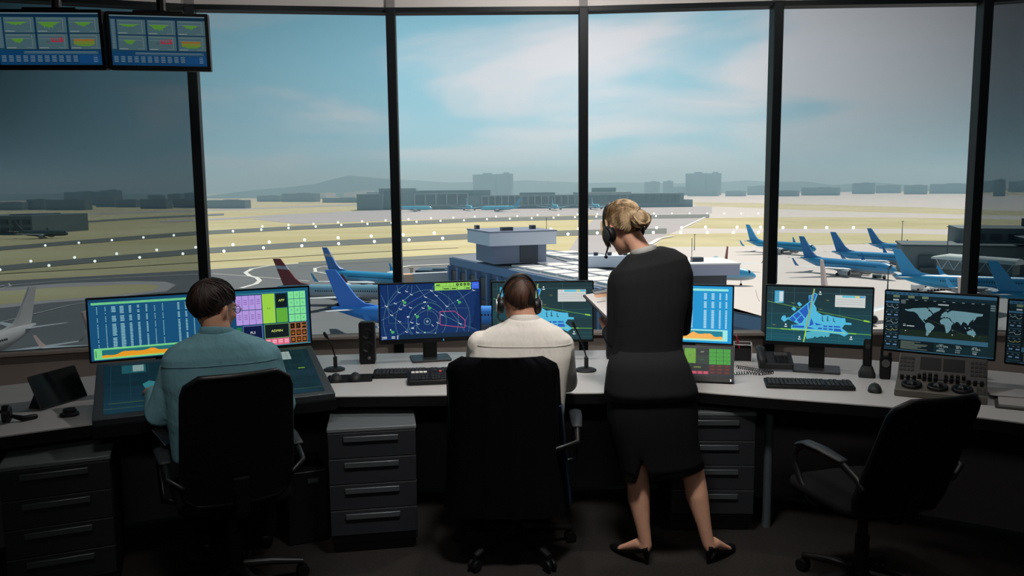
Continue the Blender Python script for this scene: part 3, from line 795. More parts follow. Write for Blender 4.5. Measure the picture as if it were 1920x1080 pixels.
b = MB(); b.loft([[Vector((x, 2.1 * cos(a), 8.2 + h * sin(a))) for a in [pi * k / 8 for k in range(9)]] + [Vector((x, -2.1, 8.0)), Vector((x, 2.1, 8.0))] for x, h in ((-1.6, .5), (3, 1.5), (gl_ + 1, 1.5))]); b.build('curved_roof', mat('bridge_roof_white', (200, 206, 202), .6), gb)
b = MB()
for i in range(12):
    x0_ = gl_ * i / 12; x1_ = gl_ * (i + 1) / 12
    b.tube([(x0_, -1.7, 5.1 if i % 2 else 8.0), (x1_, -1.7, 8.0 if i % 2 else 5.1)], .14, 5)
b.build('truss', M_jet, gb, smooth=0)
for q in (.12, .55, .95): MB().box((gl_ * q, 0, 2.6), (1, 1.6, 5.2)).build('support_leg', M_rtr, gb, smooth=0)
# lighting masts on the pale apron
for (px, py, pt, lab) in [(1456, 532, 466, 'thin lighting mast on the apron right of the fourth mullion'), (1690, 468, 415, 'thin mast in front of the verge left of the grey terminal'), (1773, 530, 425, 'tall pale mast in front of the grey terminal'), (1302, 470, 440, 'thin mast on the verge right of the woman'), (1664, 545, 503, 'short thin mast between the two map monitors')]:
    p = gnd(px, py); h = at(px, pt, p.y).z - GZ
    t = thing('lighting_mast', lab, 'lighting mast', p, 0)
    MB().tube([(0, 0, 0), (0, 0, h)], [.22, .12], 8).build('mast_pole', M_rtr, t); MB().box((0, 0, h), (.9, .3, .25)).build('lamp_head', M_rtr, t)
# service vehicles
M_van = mat('van_white', (220, 218, 215), .4)
def cart(px, py, hd, lab, l=5.5, w=2.2, h=2.2, m=None):
    t = thing('service_truck', lab, 'truck', gnd(px, py), radians(hd))
    MB().box((-.6, 0, h * .55), (l * .7, w, h * .75)).build('cargo_box', m or M_van, t, bevel=.1)
    MB().box((l * .38, 0, h * .45), (l * .24, w * .95, h * .6)).build('cab', m or M_van, t, bevel=.15)
    MB().box((l * .43, 0, h * .6), (l * .16, w * .97, h * .2)).build('windscreen', M_pwin, t)
    for sx in (-.3, .38):
        for sy in (-1, 1): MB().lathe([(.42, -.12), (.45, 0), (.42, .12)], 12, T(l * sx, sy * w * .45, .42) @ RX(pi / 2)).build('wheel', M_tyre, t)
cart(1722, 545, 20, 'white service truck left of the row of carts under the wing', 4, 2, 2)
for i in range(4): 
    cart(1740 + i * 12, 548 - i * 1.2, 10, ['first cart after the white truck under the blue wing', 'second cart after the white truck under the blue wing', 'third cart after the white truck under the blue wing', 'last cart of the row under the blue wing'][i], 1.5, 1.4, 1.3)
cart(1648, 522, -20, 'small dark tug beside the parked blue airliner', 4, 1.8, 1.4, M_tdark)
# ------------------------------------------------------------------ what the screens show (flat luminous graphics on each panel)
import numpy as np
def homog(q):
    """picked corner points TL, TR, BR, BL -> function from picked point to (u, v) on the panel"""
    A = []; B = []
    for (x, y), (u, v) in zip(q, [(0, 0), (1, 0), (1, 1), (0, 1)]):
        A.append([x, y, 1, 0, 0, 0, -u * x, -u * y]); B.append(u)
        A.append([0, 0, 0, x, y, 1, -v * x, -v * y]); B.append(v)
    h = np.linalg.solve(np.array(A, float), np.array(B, float))
    def f(x, y):
        d = h[6] * x + h[7] * y + 1
        return ((h[0] * x + h[1] * y + h[2]) / d, (h[3] * x + h[4] * y + h[5]) / d)
    return f
_txt = {}
def text_mesh(s):
    if s not in _txt:
        c = bpy.data.curves.new('t', 'FONT'); c.body = s; c.size = 1.0; c.align_x = 'CENTER'; c.align_y = 'CENTER'; c.resolution_u = 2
        o = bpy.data.objects.new('t', c); COL.objects.link(o)
        dg = bpy.context.evaluated_depsgraph_get(); me = bpy.data.meshes.new_from_object(o.evaluated_get(dg))
        _txt[s] = ([v.co.copy() for v in me.vertices], [list(p.vertices) for p in me.polygons])
        bpy.data.objects.remove(o); bpy.data.meshes.remove(me); bpy.data.curves.remove(c)
    return _txt[s]
class Screen:
    def __init__(s, w, h, bg): s.w = w; s.h = h; s.b = MB(); s.n = 0; s.k = 1.0; s.rect(0, 0, 1, 1, bg)
    def P(s, u, v): return (u * s.w - s.w / 2, -s.n * 0.00012, s.h / 2 - v * s.h)
    def col(s, c): c = lin(c); return (c[0], c[1], c[2], 1)
    def up(s): s.n += 1
    def rect(s, a, b, c, d, col): s.b.add([s.P(a, b), s.P(a, d), s.P(c, d), s.P(c, b)], [(0, 1, 2, 3)], c=s.col(col)); return s
    def poly(s, pts, col, f=None):
        if f: pts = [f(*p) for p in pts]
        s.b.add([s.P(*p) for p in pts], [list(range(len(pts)))], c=s.col(col)); return s
    def line(s, pts, w, col, f=None, dash=0):
        """w in metres on the panel"""
        if f: pts = [f(*p) for p in pts]
        for p, q in zip(pts, pts[1:]):
            a = Vector((p[0] * s.w, p[1] * s.h)); b = Vector((q[0] * s.w, q[1] * s.h)); t = b - a; L = t.length
            if L < 1e-6: continue
            if max(abs(p[0] - .5), abs(p[1] - .5), abs(q[0] - .5), abs(q[1] - .5)) > .502: continue
            t /= L; n = Vector((-t.y, t.x)) * w / 2
            cuts = [(0, L)] if not dash else [(i * dash, min(L, i * dash + dash * .5)) for i in range(int(L / dash) + 1)]
            for c0, c1 in cuts:
                e = [a + t * c0 + n, a + t * c0 - n, a + t * c1 - n, a + t * c1 + n]
                s.b.add([s.P(v.x / s.w, v.y / s.h) for v in e], [(0, 1, 2, 3)], c=s.col(col))
        return s
    def circ(s, u, v, r, col, w=0, dash=0, n=40, a0=0, a1=2 * pi):
        pts = [(u + r * cos(a0 + (a1 - a0) * i / n) / s.w, v + r * sin(a0 + (a1 - a0) * i / n) / s.h) for i in range(n + 1)]
        if w: return s.line(pts, w, col, dash=dash)
        return s.poly(pts[:-1], col)
    def text(s, u, v, hgt, st, col):
        vs, fs = text_mesh(st); o = s.P(u, v)
        s.b.add([(o[0] + p.x * hgt, o[1], o[2] + p.y * hgt) for p in vs], fs, c=s.col(col)); return s
    def dashes(s, u0, v0, u1, v1, rows, col, fill=.5, rnd=None):
        for i in range(rows):
            a = v0 + (v1 - v0) * i / rows; b = a + (v1 - v0) / rows * fill
            e = u1 if rnd is None else u0 + (u1 - u0) * rnd.uniform(.45, 1)
            s.rect(u0, a, e, b, col)
        return s
    def build(s, parent, strength, name='screen', M=None):
        return s.b.build(name, screen_mat('screen_light_%d' % round(strength * 100), strength), parent, smooth=0, recalc=False, M=M)

def scr_map(w, h):
    s = Screen(w, h, (36, 58, 62))
    for i in range(8): s.rect(0, i / 8, 1, (i + 1) / 8, (36 - i, 54 + i * 4, 60 + i * 5))
    f = homog([(805, 50), (1705, 105), (1685, 585), (785, 545)])
    s.up()
    for x0, y0, x1, y1 in [(850, 60, 835, 545), (1050, 70, 1035, 555), (1442, 90, 1425, 570), (1645, 100, 1630, 580), (805, 105, 1700, 150), (800, 295, 1690, 330), (795, 480, 1688, 530), (790, 510, 1686, 560)]:
        s.line([(x0, y0), (x1, y1)], .0012, (62, 112, 118), f)
    s.up()
    s.line([(808, 188), (1690, 385)], .0022, (116, 176, 66), f); s.line([(1630, 371), (1676, 381)], .008, (150, 215, 70), f)
    s.line([(795, 430), (1690, 492)], .0026, (120, 190, 66), f); s.line([(920, 438), (1090, 450)], .005, (150, 215, 70), f); s.line([(1500, 479), (1570, 484)], .005, (150, 215, 70), f)
    s.up(); C = (84, 186, 222); D = (40, 96, 190)
    s.poly([(985, 350), (1175, 200), (1172, 145), (1195, 143), (1222, 120), (1250, 138), (1217, 220), (1238, 255), (1238, 285), (1290, 322), (1330, 318), (1365, 328), (1400, 338), (1445, 346), (1480, 348), (1483, 385), (1530, 390), (1530, 408), (1475, 404), (1452, 435), (1510, 482), (1470, 508), (1435, 488), (1160, 458), (1015, 440), (1017, 405), (1085, 400)], C, f)
    s.poly([(925, 350), (940, 322), (965, 318), (975, 345), (995, 330), (990, 350), (955, 378)], C, f)
    s.poly([(1070, 212), (1090, 200), (1115, 225), (1092, 243)], C, f); s.poly([(1020, 258), (1040, 240), (1065, 262), (1045, 283)], C, f)
    s.poly([(1140, 500), (1150, 470), (1200, 462), (1300, 470), (1350, 480), (1345, 508), (1320, 512), (1312, 500), (1300, 515), (1280, 503), (1240, 518), (1225, 506), (1205, 520), (1150, 528)], (84, 178, 200), f)
    s.up()
    for P in ([(1000, 350), (1030, 325), (1060, 355), (1040, 380)], [(1036, 320), (1078, 287), (1105, 312), (1065, 350)], [(1066, 360), (1108, 318), (1132, 352), (1110, 385), (1090, 392)], [(1088, 280), (1160, 222), (1168, 300), (1142, 345)], [(1168, 215), (1190, 200), (1176, 285)], [(1180, 150), (1196, 150), (1188, 195), (1176, 195)], [(1205, 150), (1225, 130), (1240, 140), (1210, 205)],
              [(1030, 408), (1130, 412), (1130, 432), (1025, 428)], [(1150, 420), (1180, 424), (1225, 440), (1150, 438)], [(1192, 340), (1215, 400), (1175, 415)], [(1222, 385), (1290, 405), (1235, 410)], [(1250, 428), (1285, 430), (1285, 445), (1250, 442)], [(1295, 432), (1330, 435), (1330, 448), (1295, 446)], [(1340, 436), (1375, 438), (1375, 452), (1340, 450)], [(1385, 437), (1440, 442), (1452, 466), (1385, 462)], [(1295, 410), (1330, 412), (1330, 425), (1295, 423)], [(1340, 412), (1375, 414), (1375, 428), (1340, 426)], [(1385, 414), (1438, 418), (1440, 430), (1385, 428)]):
        s.poly(P, D, f)
    for P in ([(1285, 330), (1292, 330), (1292, 368), (1300, 368), (1300, 374), (1285, 374)], [(1330, 326), (1336, 326), (1336, 366), (1345, 366), (1345, 372), (1326, 372)], [(1380, 345), (1386, 345), (1386, 374), (1398, 374), (1398, 380), (1380, 380)]): s.poly(P, (40, 66, 74), f)
    s.up()
    s.line([(1222, 88), (1150, 430)], .0085, (150, 178, 110), f); s.line([(1150, 430), (1124, 556)], .006, (165, 220, 70), f)
    s.line([(1020, 436), (1480, 478)], .004, (160, 215, 110), f)
    s.up(); s.line([(1220, 96), (1152, 420)], .002, (60, 110, 130), f, dash=.012)
    s.rect(.075, .075, .165, .30, (52, 150, 190)); s.rect(.655, .125, .935, .335, (206, 210, 208))
    s.up(); s.rect(.12, .09, .16, .27, (206, 220, 224)); s.dashes(.08, .10, .115, .27, 7, (120, 200, 225), .35); s.rect(.085, .28, .15, .29, (190, 220, 225))
    s.rect(.72, .13, .93, .165, (90, 190, 215)); s.rect(.84, .132, .88, .165, (222, 205, 60)); s.rect(.88, .132, .93, .165, (80, 150, 205)); s.dashes(.665, .20, .92, .32, 3, (180, 188, 186), .25)
    for x, y in ((1272, 118), (968, 398), (1088, 512), (1527, 512)):
        u, v = f(x, y); s.circ(u, v, .0045, (240, 245, 245), n=8); s.rect(u - .014, v + .03, u + .014, v + .045, (225, 235, 235))
    for x, y in ((1035, 208), (1335, 190), (1275, 268), (862, 400)):
        u, v = f(x, y); s.line([(u - .016, v - .004), (u + .016, v + .004)], .0022, (130, 140, 70)); s.line([(u, v), (u, v + .02)], .0015, (130, 140, 70))
    return s

def scr_radar(w, h):
    s = Screen(w, h, (14, 46, 98)); rnd = random.Random(5)
    f = homog([(575, 148), (1432, 118), (1452, 600), (590, 632)])
    cu, cv = f(985, 468); k = w / 860.0
    s.poly([(1400, 215), (1418, 240), (1395, 270), (1405, 310), (1388, 350), (1398, 390), (1385, 440), (1392, 470), (1365, 500), (1380, 530), (1450, 560), (1440, 200)], (10, 28, 58), f)
    s.up(); G = (122, 178, 168)
    for r in (28, 95, 165, 272, 372): s.circ(cu, cv, r * k, G, .0017, .007 if r > 30 else .004, 70)
    for pts in ([(590, 232), (660, 395), (740, 468), (862, 592)], [(720, 146), (737, 212), (640, 330), (592, 345)], [(885, 146), (965, 253), (1060, 300)], [(592, 455), (678, 410), (752, 358), (838, 300), (1015, 198), (1045, 138)], [(632, 332), (785, 280), (843, 230), (852, 148)], [(1012, 195), (1150, 335), (1130, 400)], [(1150, 335), (1250, 280), (1380, 192)],
                [(1110, 412), (1180, 440), (1270, 492), (1415, 545)], [(1057, 240), (1130, 310), (1240, 450), (1315, 560)], [(740, 590), (905, 490)], [(880, 405), (840, 470), (805, 560)], [(990, 330), (1140, 430)], [(880, 405), (965, 330), (985, 300)], [(1060, 575), (1080, 483), (1100, 412)], [(690, 390), (632, 332)], [(1340, 420), (1310, 470)], [(800, 205), (820, 150)], [(890, 567), (1060, 575)]):
        s.line(pts, .0013, (112, 150, 178), f)
    s.line([(1165, 232), (1175, 352), (1350, 352)], .001, G, f, .006); s.line([(645, 150), (655, 480), (820, 482)], .001, G, f, .006)
    s.line([(985, 330), (987, 425)], .001, G, f, .006); s.line([(895, 410), (892, 590)], .0012, G, f, .008)
    for pts in ([(850, 330), (860, 265), (930, 258), (955, 300)], [(800, 350), (810, 420), (790, 470), (900, 470), (960, 400)], [(700, 250), (720, 330), (800, 350)]): s.line(pts, .0016, (36, 60, 170), f)
    for x, y, r in ((668, 540, 45), (1243, 280, 48)):
        u, v = f(x, y); s.circ(u, v, r * k, (60, 110, 150), .001, .005)
    s.line([(1093, 382), (1220, 378), (1315, 462), (1315, 528), (1097, 500), (1093, 382)], .0026, (224, 84, 130), f)
    s.up()
    for x, y in ((740, 212), (803, 203), (843, 230), (965, 253), (1015, 198), (1057, 240), (708, 308), (632, 332), (785, 325), (752, 358), (838, 345), (945, 350), (678, 410), (745, 468), (850, 478), (903, 490), (805, 560), (900, 567), (1110, 412), (1150, 335), (1270, 492), (1075, 483), (1380, 195)):
        u, v = f(x, y); s.line([(u - .010, v - .012), (u + .002, v + .002)], .0022, (232, 240, 245)); s.rect(u - .002, v, u + .018, v + .009, (226, 236, 242)); s.rect(u - .012, v - .017, u - .006, v - .008, (240, 245, 245))
    for x, y in ((820, 425), (860, 525), (960, 296)): u, v = f(x, y); s.rect(u - .012, v - .008, u + .012, v + .004, (210, 222, 230)); s.rect(u - .012, v + .006, u + .012, v + .014, (210, 222, 230))
    for x, y in ((965, 567), (1058, 575), (880, 405), (775, 280), (990, 330), (1245, 282), (672, 540)): u, v = f(x, y); s.circ(u, v, .004, (190, 240, 200), n=8)
    for x, y in ((790, 300), (1005, 350), (900, 425), (1262, 300), (690, 560)):
        u, v = f(x, y); s.poly([(u - .018, v - .03), (u + .008, v - .022), (u + .02, v), (u + .004, v + .028), (u - .014, v + .026)], (70, 168, 96))
    s.circ(cu, cv, .006, (235, 240, 245), .002, n=4); s.line([f(1022, 495), f(1040, 512)], .0025, (230, 235, 240))
    y0 = .03
    s.rect(.545, .0, .91, .135, (150, 214, 92)); s.rect(.918, .0, .992, .125, (62, 104, 224))
    s.up()
    for i, c in enumerate((.625, .70, .77, .845)): s.rect(c, .07, c + .003, .135, (30, 60, 40)); 
    s.rect(.545, .066, .91, .07, (30, 60, 40))
    for c in (.66, .695, .735): s.rect(c, 0, c + .002, .066, (30, 60, 40))
    for c in (.775, .812, .85, .886): s.circ(c, .036, .0085, (20, 30, 30), n=14)
    s.up()
    for c in (.775, .812, .85, .886): s.circ(c, .036, .003, (150, 214, 92), n=8)
    for a, b, c in ((.56, .6, .03), (.635, .69, .10), (.715, .76, .10), (.86, .9, .10)): s.rect(a, c, b, c + .018, (24, 40, 30))
    s.rect(.93, .05, .98, .06, (90, 140, 240))
    s.rect(.012, .93, .014, .995, (235, 240, 240)); s.dashes(.02, .94, .06, .99, 2, (215, 225, 230), .45); s.dashes(.105, .94, .14, .99, 2, (215, 225, 230), .45); s.rect(.162, .925, .168, .995, (235, 240, 240))
    s.rect(.18, .92, 1, 1, (12, 40, 66))
    return s

def orange_curve(s, u0, v0, u1, v1, ys, col):
    n = len(ys) - 1
    for i in range(n):
        a = u0 + (u1 - u0) * i / n; b = u0 + (u1 - u0) * (i + 1) / n
        s.poly([(a, v1 - (v1 - v0) * ys[i]), (a, v1), (b, v1), (b, v1 - (v1 - v0) * ys[i + 1])], col)
YS = [.28, .35, .3, .28, .36, .6, .7, .66, .68, .62, .6, .62, .7, .86, .8, .55, .5, .52, .48, .45, .55, .92, .98, .88, .95, .7, .6, .66, .78, .85, .92, .9, .95, .9, .6]
def scr_console(w, h):
    s = Screen(w, h, (24, 82, 124)); rnd = random.Random(3)
    s.rect(0, 0, 1, .045, (20, 64, 96)); s.up()
    s.rect(.012, .05, .56, .088, (112, 206, 142)); s.rect(.012, .80, .60, .985, (122, 214, 140))
    cols = [(.035, .004), (.07, .004), (.105, .019), (.140, .019), (.175, .012), (.210, .011), (.245, .008), (.280, .004), (.315, .004), (.385, .010), (.418, .009), (.452, .005), (.486, .012), (.52, .01)]
    for ci, (u, wd) in enumerate(cols):
        r = .125
        for grp in (5 if ci < 12 else 4, 4, 16):
            for i in range(grp):
                if rnd.random() < .93: s.rect(u - wd / 2, r, u + wd / 2 * rnd.uniform(.7, 1), r + .0135, (150, 205, 215))
                r += .0255
            r += .028
            if r > .77: break
    s.up(); s.rect(.045, .83, .59, .955, (34, 112, 120)); s.rect(.018, .84, .022, .95, (60, 130, 80))
    for i in range(12): s.rect(.02 + i * .045, .057, .04 + i * .045, .06, (60, 140, 100))
    s.up(); orange_curve(s, .045, .835, .59, .955, YS, (238, 160, 38)); s.rect(.045, .955, .59, .965, (170, 220, 110))
    # right-hand touch buttons
    s.rect(.60, .0, 1, .06, (22, 92, 122)); s.rect(.60, .055, .985, .062, (104, 190, 205))
    s.rect(.60, .062, 1, 1, (22, 74, 110))
    s.up()
    def key(a, b, c, d, col, tx=None, th=.01, tc=(20, 30, 30), bd=None):
        if bd: s.rect(a - .0015, b - .006, c + .0015, d + .006, bd); s.up()
        s.rect(a, b, c, d, col)
        if tx: s.up(); s.text((a + c) / 2, (b + d) / 2, th, tx, tc); s.n -= 1
        if bd: s.n -= 1
    for r in range(2):
        for c in range(4):
            a = .645 + c * .0312
            key(a, .085 + r * .262, a + .0295, .085 + r * .262 + .25, (186, 156, 232))
            s.up(); s.dashes(a + .007, .16 + r * .262, a + .023, .26 + r * .262, 3, (130, 100, 176), .35); s.n -= 1
    key(.772, .075, .833, .595, (158, 218, 74), 'RX', .016, (90, 140, 50)); key(.838, .085, .893, .325, (14, 28, 30), 'APP', .019, (222, 240, 120)); key(.838, .34, .893, .595, (98, 178, 60), '___', .012, (76, 146, 50))
    for r in range(4):
        for c in range(3):
            a = .899 + c * .0292
            key(a, .06 + r * .137, a + .0275, .06 + r * .137 + .128, (132, 232, 158), ['123', '456', '789', '*0#'][r][c], .017, (66, 146, 96))
    key(.645, .635, .668, .76, (36, 122, 66), 'A', .014, (170, 230, 140)); key(.645, .775, .668, .86, (12, 36, 26), '-25', .014, (220, 240, 160)); key(.645, .875, .668, .985, (40, 140, 80))
    key(.676, .625, .764, .86, (14, 26, 66), 'PLS', .019, (232, 232, 240), (160, 150, 230)); key(.778, .62, .895, .86, (18, 30, 34), 'ADMIN', .019, (222, 240, 120), (140, 210, 80))
    for c in range(3): key(.676 + c * .031, .885, .702 + c * .031, .98, (16, 30, 80), None, bd=(150, 140, 225))
    s.up(); s.text(.75, .93, .014, 'OR', (210, 210, 240)); s.n -= 1
    for c in range(4):
        a = .778 + c * .0297; key(a, .875, a + .028, .985, (238, 112, 140))
        s.up(); s.dashes(a + .004, .90, a + .024, .965, 2, (250, 200, 205), .5); s.n -= 1
    for r in range(3):
        for c in range(3):
            a = .9025 + c * .0285; key(a, .625 + r * .123, a + .0235, .625 + r * .123 + .10, (34, 22, 14), None, bd=(240, 140, 48))
            s.up()
            if r == 0: s.text(a + .0118, .675, .014, ['-', '*', 'JKG'][c], (250, 170, 80))
            else: s.dashes(a + .005, .65 + r * .123, a + .0185, .71 + r * .123, 2, (244, 150, 60), .5)
            s.n -= 1
    s.up(); s.rect(.60, .992, 1, 1, (100, 190, 200))
    return s

def scr_table(w, h):
    s = Screen(w, h, (38, 148, 206)); rnd = random.Random(8); s.up()
    s.rect(.04, .045, .955, .085, (150, 230, 220)); s.rect(.04, .765, .955, .965, (160, 232, 226))
    for u, wd in ((.08, .02), (.16, .02), (.25, .05), (.36, .05), (.46, .02), (.55, .02), (.70, .032), (.785, .032), (.865, .02), (.935, .02)):
        r = .125
        for g in (5, 5, 22):
            for i in range(g):
                if r < .745: s.rect(u - wd / 2, r, u + wd / 2, r + .013, (196, 232, 244))
                r += .0235
            r += .03
    s.up(); s.rect(.06, .79, .90, .93, (36, 130, 150)); s.up(); orange_curve(s, .06, .79, .90, .93, YS[::-1], (244, 178, 90)); s.rect(.06, .93, .90, .945, (210, 230, 160))
    return s
def scr_keys(w, h):
    s = Screen(w, h, (40, 52, 58)); s.up()
    for r in range(4):
        for c in range(3):
            a = .735 + c * .083; s.rect(a, .06 + r * .135, a + .078, .06 + r * .135 + .125, (78, 190, 66)); s.up(); s.text(a + .039, .12 + r * .135, .011, ['123', '456', '789', '*0#'][r][c], (40, 110, 40)); s.n -= 1
    s.rect(.585, .06, .728, .285, (22, 34, 32)); s.rect(.585, .305, .728, .565, (30, 58, 42)); s.rect(.45, .06, .58, .565, (120, 190, 50)); s.rect(.47, .59, .728, .80, (20, 34, 34))
    for r in range(3):
        for c in range(3):
            a = .735 + c * .083; s.rect(a, .605 + r * .11, a + .075, .605 + r * .11 + .098, (88, 34, 34)); s.up(); s.dashes(a + .015, .63 + r * .11, a + .06, .68 + r * .11, 2, (150, 70, 66), .4); s.n -= 1
    for c in range(4): s.rect(.47 + c * .066, .83, .53 + c * .066, .93, (214, 66, 96)); s.up(); s.dashes(.48 + c * .066, .85, .52 + c * .066, .92, 2, (240, 150, 165), .4); s.n -= 1
    for r in range(2):
        for c in range(4): s.rect(.06 + c * .095, .06 + r * .26, .148 + c * .095, .305 + r * .26, (126, 104, 170))
    s.rect(.06, .59, .45, .93, (20, 30, 66)); s.up()
    s.text(.655, .175, .012, 'APP', (200, 220, 190)); s.text(.6, .70, .012, 'ADMIN', (200, 220, 120)); s.text(.25, .76, .014, 'PLS', (220, 220, 235)); s.text(.515, .3, .012, 'RX', (60, 110, 30)); s.rect(.63, .43, .68, .445, (70, 110, 80))
    return s
def scr_world(w, h):
    s = Screen(w, h, (16, 30, 36)); rnd = random.Random(4); s.up()
    f = homog([(397, 100), (1243, 152), (1216, 620), (378, 540)])
    s.rect(0, 0, 1, .05, (58, 104, 134)); s.rect(0, .05, 1, .115, (24, 46, 54)); s.rect(0, .115, .13, 1, (20, 40, 48)); s.rect(.945, .115, 1, 1, (26, 48, 54)); s.rect(.138, .74, .945, .815, (62, 112, 138)); s.rect(.138, .82, .945, .985, (20, 34, 40)); s.rect(.47, .82, .945, .985, (30, 56, 62)); s.rect(0, .985, 1, 1, (60, 104, 130))
    s.rect(.145, .63, .94, .735, (32, 50, 40))
    s.up()
    for i in range(5): s.rect(.16 + i * .16, .13, .161 + i * .16, .73, (42, 66, 70))
    for i in range(4): s.rect(.145, .22 + i * .13, .94, .222 + i * .13, (42, 66, 70))
    for a, b in ((.07, .13), (.21, .27), (.34, .40)): s.rect(a, .055, b, .095, (120, 140, 110))
    for i in range(7): s.rect(.03 + i * .045, .022, .05 + i * .045, .034, (14, 24, 30)); 
    for i in range(9): s.rect(.19 + i * .085, .118, .215 + i * .085, .128, (140, 165, 170))
    s.rect(.0, .165, .13, .195, (62, 112, 150)); s.rect(.07, .125, .125, .15, (190, 205, 210)); s.dashes(.145, .13, .19, .20, 4, (130, 150, 155), .5)
    for i in range(6):
        v = .21 + i * .128
        s.rect(.005, v + .105, .13, v + .112, (66, 104, 124))
        if i in (0, 2, 3): s.line([(.015 + k * .012, v + .06 + rnd.uniform(-.022, .022)) for k in range(10)], .0016, (205, 205, 130) if i == 3 else (190, 210, 215))
        else: s.rect(.02, v + .05, .055, v + .07, (120, 160, 205)); s.rect(.085, v + .05, .12, v + .07, (120, 160, 205))
        s.rect(.008, v + .01, .02, v + .02, (160, 180, 185)); s.rect(.05, v + .01, .07, v + .02, (120, 140, 150)); s.rect(.1, v + .01, .12, v + .02, (120, 140, 150))
    C = (122, 168, 180)
    for P in ([(540, 235), (560, 240), (600, 232), (650, 230), (700, 228), (722, 240), (718, 252), (735, 258), (750, 280), (735, 295), (720, 300), (705, 318), (695, 322), (688, 312), (680, 322), (700, 345), (692, 346), (672, 325), (650, 300), (635, 275), (610, 258), (570, 255), (545, 248)],
              [(715, 228), (760, 226), (815, 232), (805, 250), (770, 265), (757, 274), (742, 255)], [(695, 352), (715, 340), (745, 352), (768, 372), (755, 395), (737, 410), (722, 430), (712, 445), (699, 437), (705, 405), (695, 375)],
              [(810, 322), (835, 308), (875, 310), (890, 330), (912, 347), (895, 365), (890, 395), (870, 420), (853, 420), (848, 385), (840, 358), (815, 352), (808, 337)],
              [(812, 303), (814, 292), (824, 290), (818, 280), (842, 262), (858, 256), (866, 270), (880, 258), (900, 250), (950, 255), (1000, 260), (1060, 268), (1137, 278), (1130, 295), (1098, 296), (1085, 302), (1078, 318), (1066, 326), (1060, 318), (1044, 330), (1032, 345), (1020, 366), (1012, 350), (998, 342), (985, 335), (967, 364), (950, 340), (932, 335), (920, 348), (898, 330), (884, 308), (860, 300), (850, 306), (842, 296), (825, 306)],
              [(1012, 412), (1040, 398), (1050, 405), (1058, 398), (1075, 412), (1082, 435), (1060, 449), (1038, 437), (1018, 432)], [(988, 370), (1010, 388), (1004, 394)], [(1020, 384), (1036, 376), (1040, 390)], [(1045, 390), (1066, 396), (1055, 402)], [(900, 395), (908, 398), (902, 412)], [(1068, 318), (1076, 312), (1066, 332), (1058, 336)], [(1110, 452), (1118, 444), (1104, 462)], [(850, 244), (880, 242), (866, 250)]):
        s.poly(P, C, f)
    s.up(); s.line([(715, 318), (800, 350), (1000, 440)], .001, (90, 110, 70), f)
    for u, v in ((.2, .655), (.43, .64), (.63, .665), (.82, .66)): s.circ(u, v, .003, (215, 225, 210), n=8)
    s.rect(.49, .165, .585, .185, (190, 205, 210)); s.rect(.175, .56, .20, .575, (200, 210, 210)); s.rect(.21, .56, .28, .575, (220, 230, 230)); s.rect(.175, .535, .2, .545, (150, 160, 160))
    s.dashes(.16, .835, .42, .975, 7, (150, 168, 150), .3, rnd)
    for i, (a, b) in enumerate((('12.75 GHz', '600HQ'), ('68 %', '1/12'), ('35 Gb/s', '768'))):
        u = .545 + i * .15
        s.text(u, .872, .013, a, (205, 220, 222)); s.text(u - .012, .948, .013, b, (205, 220, 222)); s.rect(u - .03, .838, u + .01, .85, (130, 160, 165)); s.rect(u - .03, .906, u + .015, .918, (130, 160, 165))
    s.dashes(.95, .13, .99, .24, 3, (110, 135, 140), .6)
    return s
